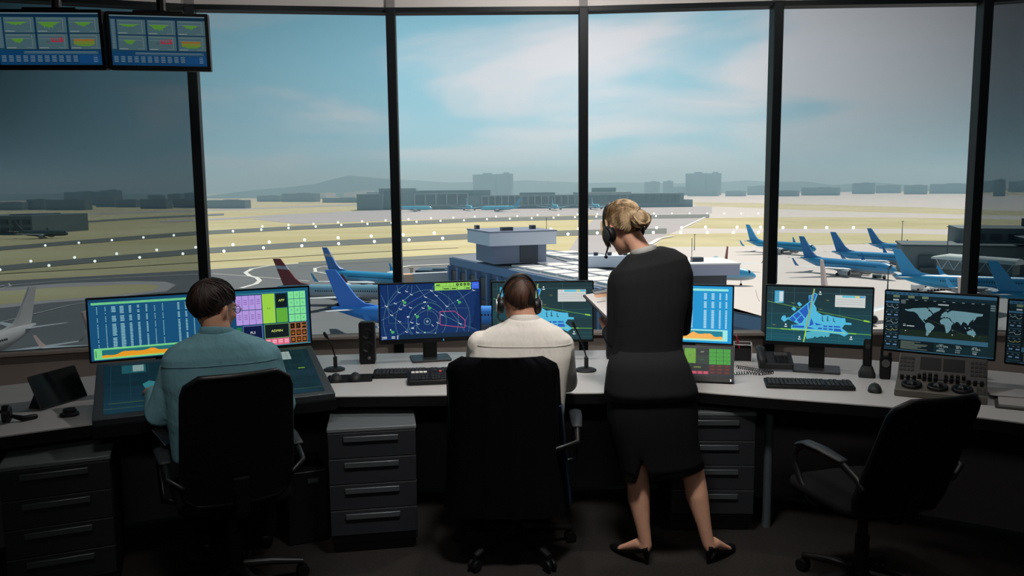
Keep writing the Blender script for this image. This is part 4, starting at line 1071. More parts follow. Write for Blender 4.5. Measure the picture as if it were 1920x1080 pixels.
def scr_charts(w, h):
    s = Screen(w, h, (44, 92, 118)); rnd = random.Random(9); s.up()
    s.rect(0, 0, 1, .02, (150, 180, 190)); s.rect(0, .02, 1, .07, (20, 60, 92)); s.dashes(.012, .09, .055, .68, 22, (150, 180, 190), .5)
    s.rect(.065, .07, 1, .71, (22, 66, 100)); s.rect(0, .715, 1, 1, (24, 86, 138)); s.rect(.24, .735, .97, .79, (92, 132, 150))
    s.up()
    for r in range(2):
        for c in range(3):
            a = .075 + c * .315; b = .085 + r * .315; s.rect(a, b, a + .295, b + .295, (98, 136, 146))
    s.up()
    for r in range(2):
        for c in range(3):
            a = .075 + c * .315; b = .085 + r * .315
            s.line([(a + .01, b + .03), (a + .26, b + .03), (a + .26, b + .25)], .0012, (190, 205, 205)); s.rect(a + .01, b + .09, a + .25, b + .095, (170, 190, 190)); s.rect(a + .01, b + .262, a + .1, b + .275, (190, 205, 205)); s.rect(a + .2, b + .262, a + .27, b + .27, (150, 175, 180))
            if (r, c) == (1, 1):
                for i in range(12): s.rect(a + .13 + i * .01, b + .15 - rnd.uniform(.0, .09), a + .14 + i * .01, b + .16, (214, 72, 96))
                s.rect(a + .08, b + .15, a + .115, b + .16, (120, 70, 90))
            elif (r, c) == (1, 2):
                s.rect(a + .035, b + .10, a + .24, b + .14, (196, 140, 70)); s.rect(a + .035, b + .14, a + .24, b + .20, (150, 176, 74)); s.poly([(a + .035, b + .2), (a + .1, b + .24), (a + .2, b + .235), (a + .24, b + .2)], (120, 180, 80))
            else:
                d = {(0, 0): .06, (0, 1): .13, (0, 2): .08, (1, 0): .1}[(r, c)]
                x0 = a + (.02 if c < 2 and r == 0 else .06); x1 = a + (.22 if r == 0 else .18)
                n = 14
                for i in range(n):
                    u = x0 + (x1 - x0) * i / n; k = sin(pi * (i + .5) / n); s.poly([(u, b + .095), (u, b + .10 + d * k * rnd.uniform(.5, 1.1)), (u + (x1 - x0) / n, b + .10 + d * k * rnd.uniform(.5, 1.1)), (u + (x1 - x0) / n, b + .095)], (118, 192, 72))
    for c in range(11): s.dashes(.02 + c * .07, .82, .065 + c * .07, .95, 4, (160, 185, 200), .4)
    s.dashes(.92, .82, .96, .96, 4, (200, 215, 225), .3); s.rect(.25, .745, .95, .75, (200, 215, 215)); s.rect(.78, .81, .99, .96, (30, 96, 160))
    return s
def scr_touch(w, h):
    s = Screen(w, h, (14, 44, 54))
    for i in range(8): s.rect(0, i / 8, 1, (i + 1) / 8, (12 + i * 2, 42 + i * 3, 54 + i * 4))
    s.up()
    for i in range(12): s.rect(.03 + i * .085, 0, .032 + i * .085, 1, (22, 70, 80))
    for i in range(7): s.rect(0, .08 + i * .14, 1, .084 + i * .14, (22, 70, 80))
    s.rect(.08, .02, .19, .20, (30, 96, 106)); s.rect(.79, .03, .90, .22, (176, 196, 190)); s.rect(.0, .9, 1, .905, (84, 118, 60)); s.rect(.915, .44, .95, .455, (164, 214, 60)); s.rect(.02, .8, .4, .806, (96, 128, 50))
    s.up(); s.rect(.13, .03, .18, .17, (150, 180, 180)); s.dashes(.80, .08, .89, .2, 3, (150, 170, 168), .3)
    A = (54, 140, 148)
    for P in ([(.17, .46), (.20, .40), (.235, .44), (.23, .5), (.30, .40), (.36, .34), (.40, .36), (.34, .44), (.27, .52), (.22, .55), (.18, .55)], [(.40, .3), (.52, .25), (.6, .3), (.56, .38), (.45, .42)], [(.5, .46), (.72, .44), (.74, .52), (.52, .55)]): s.poly(P, A)
    s.rect(.245, .58, .262, .60, (200, 180, 200))
    return s
# ------------------------------------------------------------------ the control desk
M_top = mat('worktop_laminate', (206, 203, 200), .38, var=.03, scale=8, spec=.4)
M_edge = mat('desk_edge_black', (14, 14, 15), .5, var=.1, scale=10, spec=.25)
M_panel = mat('modesty_panel_grey', (92, 88, 90), .8, var=.05, scale=20, bump=.1, bscale=200, spec=.2)
M_leg = mat('desk_leg_grey', (84, 92, 96), .45, metal=.3)
M_black = mat('black_plastic', (16, 17, 19), .45, var=.1, scale=30, spec=.35)
M_dark = mat('charcoal_plastic', (38, 39, 41), .5, var=.08, scale=30, spec=.4)
M_bezel = mat('monitor_bezel', (12, 14, 17), .4, var=.08, scale=30, spec=.35)
M_grey = mat('grey_metal', (120, 122, 124), .4, metal=.5, var=.06, scale=20)
M_stand = mat('stand_grey', (66, 68, 70), .45, metal=.3, var=.06, scale=20)
M_silver = mat('brushed_silver', (190, 192, 194), .3, metal=.8, var=.06, scale=20)

FRONT = [(-3.05, 2.95), (-2.23, 3.46), (-1.92, 3.64), (-0.92, 4.10), (-.57, 4.10), (.93, 4.12), (1.27, 3.985), (1.76, 3.80), (2.16, 3.56), (2.95, 3.02)]
def offline(P, d):
    out = []
    for i, p in enumerate(P):
        a = Vector(P[max(i - 1, 0)]); b = Vector(P[min(i + 1, len(P) - 1)]); t = (b - a).normalized(); out.append((p[0] - t.y * d, p[1] + t.x * d))
    return out
BACKL = offline(FRONT, 1.1); MID = offline(FRONT, .62)
desk = thing('control_desk', 'long curved white-topped control desk with black front edge', 'desk', (0, 0, 0))
for i0, i1 in ((0, 2), (2, 3), (3, 4), (4, 6), (6, 9)):
    f = FRONT[i0:i1 + 1]; k = BACKL[i0:i1 + 1]
    MB().prism(f + k[::-1], .744, .75).build('worktop', M_top, desk, smooth=0)
    MB().prism(f + offline(FRONT, .06)[i0:i1 + 1][::-1], .692, .744).build('edge_band', M_edge, desk, smooth=0)
    MB().prism(MID[i0:i1 + 1] + offline(FRONT, .645)[i0:i1 + 1][::-1], 0.02, .744).build('modesty_panel', M_panel, desk, smooth=0)
for (x, y) in ((1.335, 4.17), (2.55, 3.5), (-2.9, 3.3), (-1.45, 4.1)):
    MB().tube([(x, y, .0), (x, y, .744)], .022, 14).build('leg', M_leg, desk)

# ------------------------------------------------------------------ drawer pedestals
M_ped = mat('pedestal_anthracite', (36, 38, 42), .6, var=.06, scale=12, spec=.3)
M_pedtop = mat('pedestal_top', (98, 104, 106), .4, var=.05, scale=10, spec=.4)
M_hand = mat('drawer_pull', (88, 92, 95), .35, metal=.5, var=.05, scale=10)
M_line = mat('drawer_edge_strip', (92, 95, 97), .4, metal=.4)
def pedestal(x, y, rz, label, w=.425, h=.648, d=.56):
    t = thing('drawer_pedestal', label, 'drawer unit', (x, y, 0), rz, 'drawer pedestals under the desk')
    MB().box((0, d / 2 + .02, .05 + (h - .07) / 2), (w, d - .04, h - .07)).build('body', M_ped, t, bevel=.003)
    MB().box((0, d / 2 + .03, .03), (w - .02, d - .06, .06)).build('plinth', M_ped, t)
    MB().box((0, d / 2, h - .01), (w + .006, d, .02)).build('top_board', M_pedtop, t, bevel=.004)
    z0, z1 = .105, h - .022; dh = (z1 - z0) / 4
    for i in range(4):
        zc = z0 + dh * (i + .5)
        f = MB().box((0, .011, zc), (w - .004, .022, dh - .006)).build('drawer', M_ped, t, bevel=.002)
        MB().box((0, .012, zc + dh / 2 - .002), (w - .004, .020, .003)).build('edge_strip', M_line, f)
        MB().box((-.005, -.006, zc + dh * .26), (w * .62, .012, .028)).build('handle', M_hand, f, bevel=.003)
    return t
pedestal(-.690, 3.885, radians(9), 'anthracite four-drawer pedestal left of the jacket-draped chair')
pedestal(1.025, 4.085, radians(-3), 'anthracite four-drawer pedestal behind the legs of the standing woman')
pedestal(-1.975, 3.42, radians(22), 'anthracite four-drawer pedestal at far left in deep shade')

# ------------------------------------------------------------------ monitors
def monitor(name, label, q, Y0, make, strength, tilt=0.0, chin=.018, side=.008, stand=None, thick=.03, group='desk monitors', base_label=None):
    """q: picked corners TL, TR, BR, BL of the casing"""
    TL, TR, BR, BL = q
    P0 = at(BL[0], BL[1], Y0)
    P1 = atz(BR[0], BR[1], P0.z)
    a = atan2(P1.y - P0.y, P1.x - P0.x); w = hypot(P1.x - P0.x, P1.y - P0.y)
    X = Vector((cos(a), sin(a), 0)); nb = Vector((-sin(a), cos(a), 0))       # nb points away from the viewer
    U = (Vector((0, 0, 1)) * cos(tilt) + nb * sin(tilt)); nrm = X.cross(U)
    d = ray(TL[0], TL[1]); tt = (P0 - EYE).dot(nrm) / d.dot(nrm); TLp = EYE + d * tt
    h = (TLp - P0).dot(U)
    d = ray(TR[0], TR[1]); tt = (P0 - EYE).dot(nrm) / d.dot(nrm); h2 = ((EYE + d * tt) - P1).dot(U)
    h = (h + h2) / 2
    mid = (P0 + P1) / 2
    t = thing(name, label, 'monitor', (mid.x, mid.y, mid.z), a, group)
    R = RX(-tilt)
    panel = T(0, 0, 0) @ R @ T(0, 0, h / 2)
    MB().prism(rrect(w, h, .006, 3), 0, thick, M=RX(pi / 2) @ T(0, 0, -thick)).build('casing', M_bezel, t, M=panel, bevel=.002)
    sw, sh = w - 2 * side, h - side - chin
    sc_ = make(sw, sh); sc_.build(t, strength, M=panel @ T(0, -.0015, (chin - side) / 2))
    print('MON', label[:40], [round(c, 2) for c in (mid.x, mid.y, mid.z, w, h)], round(math.degrees(a), 1))
    return t, w, h, a, mid, panel
def desk_stand(t, mid, zb=.751, back=.06, bw=.24, bd=.19, nw=.085, m=None):
    z = zb - mid.z
    MB().prism(rrect(bw, bd, .012, 3, 0, back), z, z + .012).build('base_plate', m or M_stand, t, bevel=.002)
    MB().box((0, back + .02, (z + .06) / 2 + .03), (nw, .03, .06 - z + .05)).build('neck', M_black, t, bevel=.005)
t, w, h, a, mid, _p = monitor('monitor', 'monitor showing a dark blue radar plot, left of the man in white shirt', [(707, 532), (898, 526), (903, 637), (712, 647)], 4.86, scr_radar, .95, chin=.028); desk_stand(t, mid)
MB().prism(rrect(.004, .012, .001, 2), 0, .001, M=RX(pi / 2)).build('power_light', emis('power_light', (90, 200, 255), .5), t, M=T(w * .12, -.001, .013))
t, w, h, a, mid, _p = monitor('monitor', 'monitor with airport map, partly hidden by the headset man', [(922, 527), (1113, 527), (1113, 641), (922, 642)], 4.95, scr_map, .95, chin=.016); desk_stand(t, mid)
t, w, h, a, mid, _p = monitor('monitor', 'monitor with a bright blue table, half hidden by the standing woman', [(1205, 529), (1377, 537), (1374, 648), (1205, 640)], 4.85, scr_table, 1.0, chin=.01); desk_stand(t, mid)
t, w, h, a, mid, _p = monitor('touch_display', 'small tilted touch display with green keys under the blue table monitor', [(1207, 643), (1376, 651), (1376, 718), (1207, 711)], 4.36, scr_keys, .62, tilt=radians(28), chin=.03)
b = MB(); b.box((0, .10, -.02), (.20, .14, .018)); b.box((0, .07, .03), (.12, .02, .10), R=RX(-.4).to_3x3()); b.build('prop_stand', M_black, t)
MB().box((w * .465, -.003, .012), (.004, .002, .010)).build('power_light', emis('white_led', (240, 245, 255), 2), t, M=RX(-radians(28)))
t, w, h, a, mid, _p = monitor('monitor', 'monitor with light blue airport map, right of the desk phone', [(1438, 530), (1640, 543), (1635, 656), (1433, 645)], 4.62, scr_map, .95, chin=.022); desk_stand(t, mid, bw=.25)
t, w, h, a, mid, _p = monitor('monitor', 'monitor with a world map behind the trackball console', [(1657, 542), (1873, 556), (1866, 678), (1654, 657)], 4.42, scr_world, .62, chin=.012); desk_stand(t, mid, back=.13)
t, w, h, a, mid, _p = monitor('monitor', 'monitor cut off by the right edge, with charts down its side', [(1888, 558), (2115, 578), (2105, 708), (1882, 682)], 4.0, scr_world, .40, chin=.012); desk_stand(t, mid, back=.13)

# the console on the left: one very wide display above a sloping touch table
t, w, h, a, mid, _p = monitor('wide_monitor', 'very wide monitor with table and coloured touch buttons, before the man with glasses', [(159, 562), (578, 533), (586, 645), (168, 682)], 4.06, scr_console, .88, tilt=radians(4), chin=.010, side=.010, group='console displays')
MB().box((0, .12, (.75 - mid.z) / 2 + .06), (.5, .10, mid.z - .75 + .11)).build('back_foot', M_black, t)
con_a = a
M_tabf = mat('touch_table_rim', (70, 76, 80), .4, metal=.3, var=.06, scale=10)
def touch_table():
    BL = atz(172, 789, .80); BRr = atz(629, 737, .80)
    a = atan2(BRr.y - BL.y, BRr.x - BL.x); w = (BRr - BL).length
    X = Vector((cos(a), sin(a), 0)); nb = Vector((-sin(a), cos(a), 0))
    mid = (BL + BRr) / 2
    t = thing('touch_table', 'sloping touch table with dark map below the very wide monitor', 'touch table', mid, a, 'console displays')
    # slope so that the back edge passes behind the foot of the wide monitor
    dep = .50; rise = .155; tl = atan2(rise, dep); L = hypot(dep, rise)
    S = RX(tl)
    wb = w * .975
    MB().add([(-w / 2, 0, 0), (w / 2, 0, 0), (wb / 2, L, 0), (-wb / 2, L, 0), (-w / 2, 0, -.035), (w / 2, 0, -.035), (wb / 2, L, -.035), (-wb / 2, L, -.035)], [(0, 1, 2, 3), (7, 6, 5, 4), (0, 4, 5, 1), (1, 5, 6, 2), (2, 6, 7, 3), (3, 7, 4, 0)]).build('table_slab', M_tabf, t, M=S, bevel=.004)
    sc_ = scr_touch(w - .09, L - .07); sc_.build(t, .62, M=S @ T(0, L / 2, .0012) @ RX(-pi / 2))
    MB().box((0, .30, -.01), (w * .9, .26, .07)).build('pedestal_box', M_black, t)
    MB().box((0, .012, -.055), (w, .05, .05)).build('front_lip', M_edge, t)
    print('TABLE', w, math.degrees(a), [round(c, 2) for c in mid])
    return t
touch_table()

# two screens hung from the ceiling
for (lab, q, Y0) in (('hanging screen with charts, the one reaching the first mullion', [(203, 20), (398, 27), (396, 134), (206, 131)], 4.0), ('hanging screen with charts, cut by the left edge of the view', [(-10, 15), (197, 19), (200, 131), (-4, 131)], 3.92)):
    t, w, h, a, mid, _p = monitor('hanging_screen', lab, q, Y0, scr_charts, .36, tilt=radians(-4), chin=.022, side=.016, thick=.05, group='ceiling screens')
    MB().tube([(0, .09, h * .5), (0, .09, ZC - mid.z)], .022, 12).build('ceiling_pole', M_black, t)
    b = MB(); b.box((0, .06, h * .5), (.16, .06, .16)); b.build('mount_plate', M_black, t, bevel=.004)
    b = MB(); b.box((0, .02, h + .006), (w * .5, .03, .016)); b.build('top_rail', M_black, t, bevel=.005)

# ------------------------------------------------------------------ things on the desk
def on(px, py, z=.75): return atz(px, py, z)
def speaker(label, px, py, rz, h=.25, w=.095, d=.11):
    p = on(px, py); t = thing('speaker', label, 'speaker', p, rz, 'desk speakers')
    lean = RX(radians(-4))
    MB().prism(rrect(w, h, .012, 4), 0, d, M=lean @ T(0, d, h / 2 + .004) @ RX(pi / 2)).build('cabinet', M_dark, t, bevel=.004)
    MB().prism(rrect(w - .008, h - .008, .010, 4), 0, .006, M=lean @ T(0, .003, h / 2 + .004) @ RX(pi / 2)).build('front_grille', M_black, t, bevel=.002)
    for z, r in ((h * .74, .034), (h * .42, .034)):
        MB().lathe([(r, 0), (r, .004), (r - .005, .005), (r - .012, .001), (.008, .0008), (.001, .003)], 24, lean @ T(0, -.003, z) @ RX(pi / 2)).build('driver', M_black, t)
    MB().lathe([(.009, 0), (.009, .007), (.007, .008), (.0, .008)], 16, lean @ T(.012, -.003, h * .15) @ RX(pi / 2)).build('volume_knob', M_grey, t)
    MB().box((0, d / 2, .002), (w * .9, d * .9, .008)).build('foot', M_black, t)
speaker('slim black desk speaker with two cones and a grey knob, left of the radar monitor', 689, 683, radians(6))
speaker('slim black speaker mostly hidden behind the standing woman', 1152, 674, radians(-4), h=.22)
def gooseneck(label, px, py, tip, Ytip, rz):
    p = on(px, py); t = thing('gooseneck_microphone', label, 'microphone', p, rz, 'gooseneck microphones')
    MB().lathe([(.062, 0), (.062, .008), (.05, .014), (.02, .017), (.0, .017)], 28).build('base', M_dark, t)
    MB().box((.006, .01, .045), (.022, .028, .07)).build('switch_stem', M_dark, t, bevel=.006)
    e = RZ(-rz) @ (at(tip[0], tip[1], p.y + Ytip) - p)
    s = Vector((.006, .01, .075)); m1 = s.lerp(e, .4) + Vector((0, 0, .02)); 
    MB().tube([s, s.lerp(m1, .5) + Vector((0, 0, .006)), m1, m1.lerp(e, .6) + Vector((0, 0, .004)), e], .0045, 8).build('gooseneck', M_black, t)
    d = (e - m1).normalized()
    MB().tube([e - d * .012, e, e + d * .022, e + d * .03], [.006, .0095, .0095, .005], 12).build('microphone_head', M_black, t)
gooseneck('gooseneck microphone between the touch table and the slim speaker', 627, 694, (612, 631), .02, .1)
gooseneck('gooseneck microphone at the right elbow of the man in white shirt', 1098, 695, (1077, 612), -.02, .1)
def mouse(label, px, py, rz, z=.75, s=1.0, m=None):
    p = on(px, py, z); p.z = z; t = thing('computer_mouse', label, 'mouse', p, rz, 'computer mice')
    b = MB(); rings = []
    for y, w, h in ((-.056, .012, .010), (-.05, .024, .022), (-.03, .031, .034), (0, .032, .040), (.03, .030, .033), (.05, .024, .022), (.058, .012, .012)):
        rings.append([Vector((w * cos(q), y, max(0, h * sin(q)) + .0005)) for q in [2 * pi * k / 18 for k in range(18)]])
    b.loft(rings, M=Matrix.Scale(s, 4)); b.build('mouse_shell', m or M_dark, t, smooth=60)
    MB().lathe([(.0045, -.003), (.0055, 0), (.0045, .003)], 14, T(0, .030 * s, .0305 * s) @ RY(pi / 2)).build('scroll_wheel', M_black, t)
pad_c = on(656, 710); 
t = thing('mouse_pad', 'black mouse pad under two mice beside the touch table', 'mouse pad', pad_c, radians(8))
MB().prism(rrect(.25, .19, .015, 4), 0, .003).build('pad', mat('pad_cloth', (30, 30, 32), .9, var=.1, scale=200, spec=.1), t)
mouse('black mouse on the pad, closest to the touch table', 630, 713, radians(14), .753)
mouse('black mouse on the pad, the one closer to the keyboard', 666, 711, radians(10), .753)
mouse('rounded dark grey mouse in front of the cordless phone', 1640, 733, radians(-22), .75, 1.05)
M_key = mat('key_caps', (46, 47, 49), .5, var=.08, scale=60, spec=.35)
def keyboard(label, px, py, rz, w=.44, d=.14, rows=6, cols=20):
    """px, py: middle of the front edge"""
    p = on(px, py); t = thing('keyboard', label, 'keyboard', p, rz, 'keyboards')
    S = RX(radians(4))
    MB().prism(rrect(w, d, .008, 3, 0, d / 2), .003, .018).build('tray', M_black, t, M=S, bevel=.002)
    b = MB(); kw = (w - .03) / cols; kd = (d - .026) / rows
    for r in range(rows):
        for c in range(cols):
            x = -w / 2 + .012 + kw * (c + .5) + (.006 if c >= 14 else 0) + (.004 if c >= 17 else 0); y = .013 + kd * (r + .5)
            if r == 0 and 4 <= c <= 8:
                if c == 6: b.box((x, y, .0215), (kw * 4.8, kd * .8, .008))
                continue
            if r >= 4 and c in (14, 17): continue
            b.box((x, y, .0215), (kw * .82, kd * .8, .008))
    b.build('keys', M_key, t, M=S, bevel=.0012, bseg=1)
keyboard('black keyboard in front of the radar monitor', 771, 709, radians(4), .43, .135)
keyboard('black keyboard in front of the airport map monitor right of the phone', 1520, 731, radians(-10.5), .44, .135)
# switcher keypad
p = on(812, 722); t = thing('control_keypad', 'low black switcher panel with lit keys, overlapping the keyboard', 'control panel', p, radians(7))
S = T(0, 0, .02) @ RX(radians(8))
MB().prism(rrect(.27, .145, .012, 4, 0, .07), -.018, .008).build('panel_body', M_black, t, M=S, bevel=.004)
b = MB()
for r in range(3):
    for c in range(5): b.box((-.11 + c * .02, .025 + r * .032, .011), (.016, .022, .007))
    for c in range(5): b.box((.0 + c * .017, .02 + r * .03, .011), (.014, .02, .007))
b.build('dark_keys', M_key, t, M=S, bevel=.001)
b = MB()
for c in range(4): b.box((-.105 + c * .022, .12, .011), (.018, .012, .006))
b.build('lit_keys', emis('lit_keys', (214, 210, 200), .45), t, M=S)
MB().box((.045, .125, .011), (.014, .012, .006)).build('red_key', emis('red_key', (190, 70, 80), .3), t, M=S)
MB().tube([(.1, .06, .008), (.1, .06, .03)], [.012, .016], 14, round_ends=True).build('joystick_knob', M_black, t, M=S)

# pen cup with red pen
p = on(1392, 676); t = thing('pen_cup', 'square black pen cup with white wire rim', 'pen cup', p, radians(-14))
b = MB(); s_ = .05; hh = .105
for (cx, cy, sx, sy) in ((0, -s_, 2 * s_, .004), (0, s_, 2 * s_, .004), (-s_, 0, .004, 2 * s_), (s_, 0, .004, 2 * s_)): b.box((cx, cy, .012 + .034), (sx, sy, .072))
b.box((0, 0, .012), (2 * s_, 2 * s_, .005)); b.build('cup', mat('black_mesh_metal', (18, 18, 20), .5), t)
wire = MB()
for z in (.003, hh):
    q = [(-s_, -s_), (s_, -s_), (s_, s_), (-s_, s_)]
    for i in range(4): wire.tube([(*q[i], z), (*q[(i + 1) % 4], z)], .0032, 6)
for x, y in ((-s_, -s_), (s_, -s_), (s_, s_), (-s_, s_)): wire.tube([(x, y, .003), (x, y, hh)], .0032, 6)
wire.build('wire_frame', mat('white_wire', (210, 208, 206), .4), t)
t2 = thing('pen', 'red pen leaning in the pen cup', 'pen', p + Vector((-.02, .0, .018)), 0)
MB().tube([(0.012, 0, 0), (-.014, .01, .125)], .0055, 10, round_ends=True).build('pen_barrel', mat('red_pen', (205, 40, 60), .35), t2)
MB().tube([(-.0145, .0102, .1275), (-.0165, .011, .138)], .0058, 10).build('pen_cap', mat('pink_cap', (235, 150, 160), .4), t2)

# desk phone with coiled cord
p = on(1448, 694, .756); t = thing('desk_phone', 'charcoal desk phone with upright handset and coiled cord', 'telephone', p, radians(-12))
S = RX(radians(14))
MB().prism(rrect(.19, .17, .012, 4, .02, .08), .0, .035).build('phone_body', M_dark, t, M=T(0, 0, .006) @ S, bevel=.004)
MB().box((.055, .125, .037), (.07, .035, .006)).build('display', mat('phone_display', (92, 88, 84), .3), t, M=T(0, 0, .006) @ S, bevel=.001)
b = MB()
for r in range(5):
    for c in range(4): b.box((.022 + c * .02, .022 + r * .0165, .037), (.015, .011, .006))
b.build('keypad', M_black, t, M=T(0, 0, .006) @ S, bevel=.001)
hs = MB(); hs.tube([(-.055, .0, .055), (-.06, .03, .085), (-.062, .075, .10), (-.06, .12, .105), (-.055, .15, .09)], [(.026, .02), (.022, .014), (.02, .012), (.022, .014), (.027, .022)], 14, round_ends=True)
h_ = hs.build('handset', M_dark, t, smooth=60)
# coils
def coil(P, r, turns, rad=.0016):
    out = []; N = turns * 10
    P = [Vector(q) for q in P]
    L = [0]; 
    for a_, b_ in zip(P, P[1:]): L.append(L[-1] + (b_ - a_).length)
    for i in range(N + 1):
        s = L[-1] * i / N
        k = max(j for j in range(len(L)) if L[j] <= s + 1e-9); k = min(k, len(P) - 2)
        a_, b_ = P[k], P[k + 1]; f_ = (s - L[k]) / (L[k + 1] - L[k]); t_ = (b_ - a_).normalized()
        n_ = t_.cross(Vector((0, 0, 1))).normalized(); c_ = a_.lerp(b_, f_); an = 2 * pi * i / 10
        out.append(c_ + n_ * r * cos(an) + Vector((0, 0, 1)) * (r * sin(an) + r))
    return out
pl = [on(1382, 691), on(1402, 694), on(1425, 698), on(1446, 699)]
pu = [on(1378, 703), on(1400, 702), on(1425, 704), on(1450, 701)]
inv = (Matrix.Translation(p) @ RZ(radians(-12))).inverted()
MB().tube([inv @ q for q in coil(pl, .009, 16)] + [inv @ q for q in coil(pu[::-1], .009, 16)], .0022, 5).build('coiled_cord', M_black, h_)

# cordless phone in its cradle
p = on(1625, 706); t = thing('cordless_phone', 'black cordless phone standing in its charging cradle', 'telephone', p, radians(-20))
cr = MB(); cr.loft([[Vector((x, y, z)) for x, y in rrect(w_, d_, .015, 4)] for w_, d_, z in ((.085, .085, 0), (.085, .085, .02), (.066, .06, .045), (.055, .045, .06))])
cr.build('cradle', M_dark, t, smooth=40)
hb = MB(); hb.loft([[Vector((x, y + (z - .03) * .12, z)) for x, y in rrect(w_, d_, .009, 4)] for w_, d_, z in ((.044, .022, .03), (.046, .024, .07), (.046, .022, .15), (.042, .02, .195), (.03, .014, .204))])
hd_ = hb.build('handset', M_black, t, smooth=40)
MB().lathe([(.013, 0), (.013, .003), (.010, .004), (0, .004)], 18, T(0, .002, .165) @ RX(pi / 2 - .1)).build('navigation_ring', M_stand, hd_)
MB().box((0, .0, .105), (.032, .004, .05), R=RX(-.12).to_3x3()).build('keypad', M_dark, hd_, bevel=.001)

# walkie-talkie
p = on(1659, 710); t = thing('walkie_talkie', 'black walkie-talkie with stub antenna beside the trackball console', 'walkie-talkie', p, radians(-20))
b = MB(); b.loft([[Vector((x, y, z)) for x, y in rrect(w_, d_, .008, 4)] for w_, d_, z in ((.05, .034, 0), (.056, .038, .02), (.058, .038, .085), (.062, .038, .11), (.056, .034, .125))]); b.build('radio_body', M_black, t, smooth=40)
MB().tube([(-.02, 0, .12), (-.02, 0, .17), (-.019, .002, .205)], [.0075, .007, .005], 10, round_ends=True).build('antenna', M_black, t)
MB().lathe([(.009, 0), (.009, .02), (.007, .024), (0, .024)], 14, T(.02, 0, .122)).build('channel_knob', M_black, t)
MB().lathe([(.019, 0), (.021, .002), (.019, .003), (.017, .001)], 20, T(0, -.0195, .088) @ RX(pi / 2)).build('speaker_ring', M_grey, t)

# trackball grading console
fl = on(1676, 742); fr = on(1851, 760)
a = atan2(fr.y - fl.y, fr.x - fl.x); w = (fr - fl).length; p = (fl + fr) / 2
t = thing('trackball_console', 'taupe control console with three trackballs and rows of knobs', 'control console', p, a)
M_con = mat('console_taupe', (104, 99, 90), .5, metal=.2, var=.05, scale=12); M_cond = mat('console_upper', (74, 73, 71), .5, metal=.2, var=.05, scale=12)
prof = [(0, .0), (0, .036), (.165, .060), (.30, .165), (.31, .16), (.31, 0)]
MB().add([(-w / 2, y, z) for y, z in prof] + [(w / 2, y, z) for y, z in prof], [[0, 1, 2, 3, 4, 5], [11, 10, 9, 8, 7, 6]] + [(i, (i + 1) % 6, 6 + (i + 1) % 6, 6 + i) for i in range(6)]).build('console_body', M_con, t, bevel=.006)
s1 = atan2(.024, .165); s2 = atan2(.105, .135)
LOW = T(0, 0, .036) @ RX(s1); UPP = T(0, .165, .060) @ RX(s2); UL = hypot(.135, .105)
MB().prism(rrect(w - .012, UL - .008, .006, 3, 0, UL / 2), .001, .004).build('upper_plate', M_cond, t, M=UPP, bevel=.001)
for i, x in enumerate((-.315, -.03, .235)):
    xx = x * w
    r_ = MB().lathe([(.047, 0), (.047, .012), (.043, .016), (.034, .015), (.03, .008), (.026, .006)], 32).build('control_ring', M_black, t, M=LOW @ T(xx, .062, .001))
    MB().ell((0, 0, .008), (.026, .026, .022), nu=24, nv=14).build('trackball', mat('trackball_gloss', (24, 25, 27), .12, spec=.8), r_)
for r in range(2):
    xs = [-.44, -.37, -.30, -.25] if r == 0 else []
for (fx, yy) in [(-.44, .140), (-.37, .141), (-.30, .142), (-.245, .155), (-.19, .165), (-.125, .168), (-.06, .168), (-.19, .148), (-.125, .148), (-.06, .148), (.05, .165), (.115, .168), (.18, .168), (.245, .168), (.05, .146), (.115, .146), (.18, .146), (.30, .146), (.37, .144), (.44, .143)]:
    M_ = LOW if yy < .15 else UPP
    MB().lathe([(.009, 0), (.0085, .022), (.007, .024), (0, .024)], 14).build('rotary_knob', M_black, t, M=M_ @ T(fx * w, yy if yy < .15 else yy - .145, .003))
b = MB()
for r in range(5):
    for c in range(3): b.box((.40 * w + c * .014, .035 + r * .018, .002), (.011, .012, .005))
b.build('button_block', M_cond, t, M=LOW, bevel=.001)
b = MB()
for sgn in (-1, 1):
    b = MB()
    for r in range(4):
        for c in range(4): b.box((sgn * .40 * w + (c - 1.5) * .018, .055 + r * .026, .005), (.014, .017, .004))
    b.build('key_block', M_key, t, M=UPP, bevel=.001)
for sgn in (-1, 1): MB().box((sgn * .13 * w, .105, .0045), (.24 * w, .085, .003)).build('inset_display', M_black, t, M=UPP, bevel=.001)

# papers and folder at the right
M_paper = mat('white_paper', (176, 172, 170), .8, var=.03, scale=5)
p = on(1903, 768); t = thing('folder', 'dark grey folder lying at the right end of the desk', 'folder', p, radians(-29))
MB().prism(rrect(.30, .22, .01, 3, .07, .10), 0, .008).build('cover', mat('folder_grey', (58, 56, 56), .6), t, bevel=.002)
MB().prism(rrect(.28, .20, .004, 2, .075, .105), .008, .018).build('sheets', M_paper, t)
p2_ = on(1905, 752); t = thing('paper_stack', 'loose white papers on the dark folder at the right end', 'papers', Vector((p2_.x + .02, p2_.y + .02, .7685)), radians(-24))
for i in range(3): MB().add([(x, y, .0012 * i + .004 * max(0, x - .02) + .0008) for x, y in ((-.12, -.03), (.16, -.03), (.16, .15), (-.12, .15))] + [(x, y, .0012 * i + .004 * max(0, x - .02)) for x, y in ((-.12, -.03), (.16, -.03), (.16, .15), (-.12, .15))], [(0, 1, 2, 3), (7, 6, 5, 4), (0, 4, 5, 1), (1, 5, 6, 2), (2, 6, 7, 3), (3, 7, 4, 0)]).build('sheet', M_paper, t, M=RZ(.08 * (i - 1)) @ T(0, 0, .0))

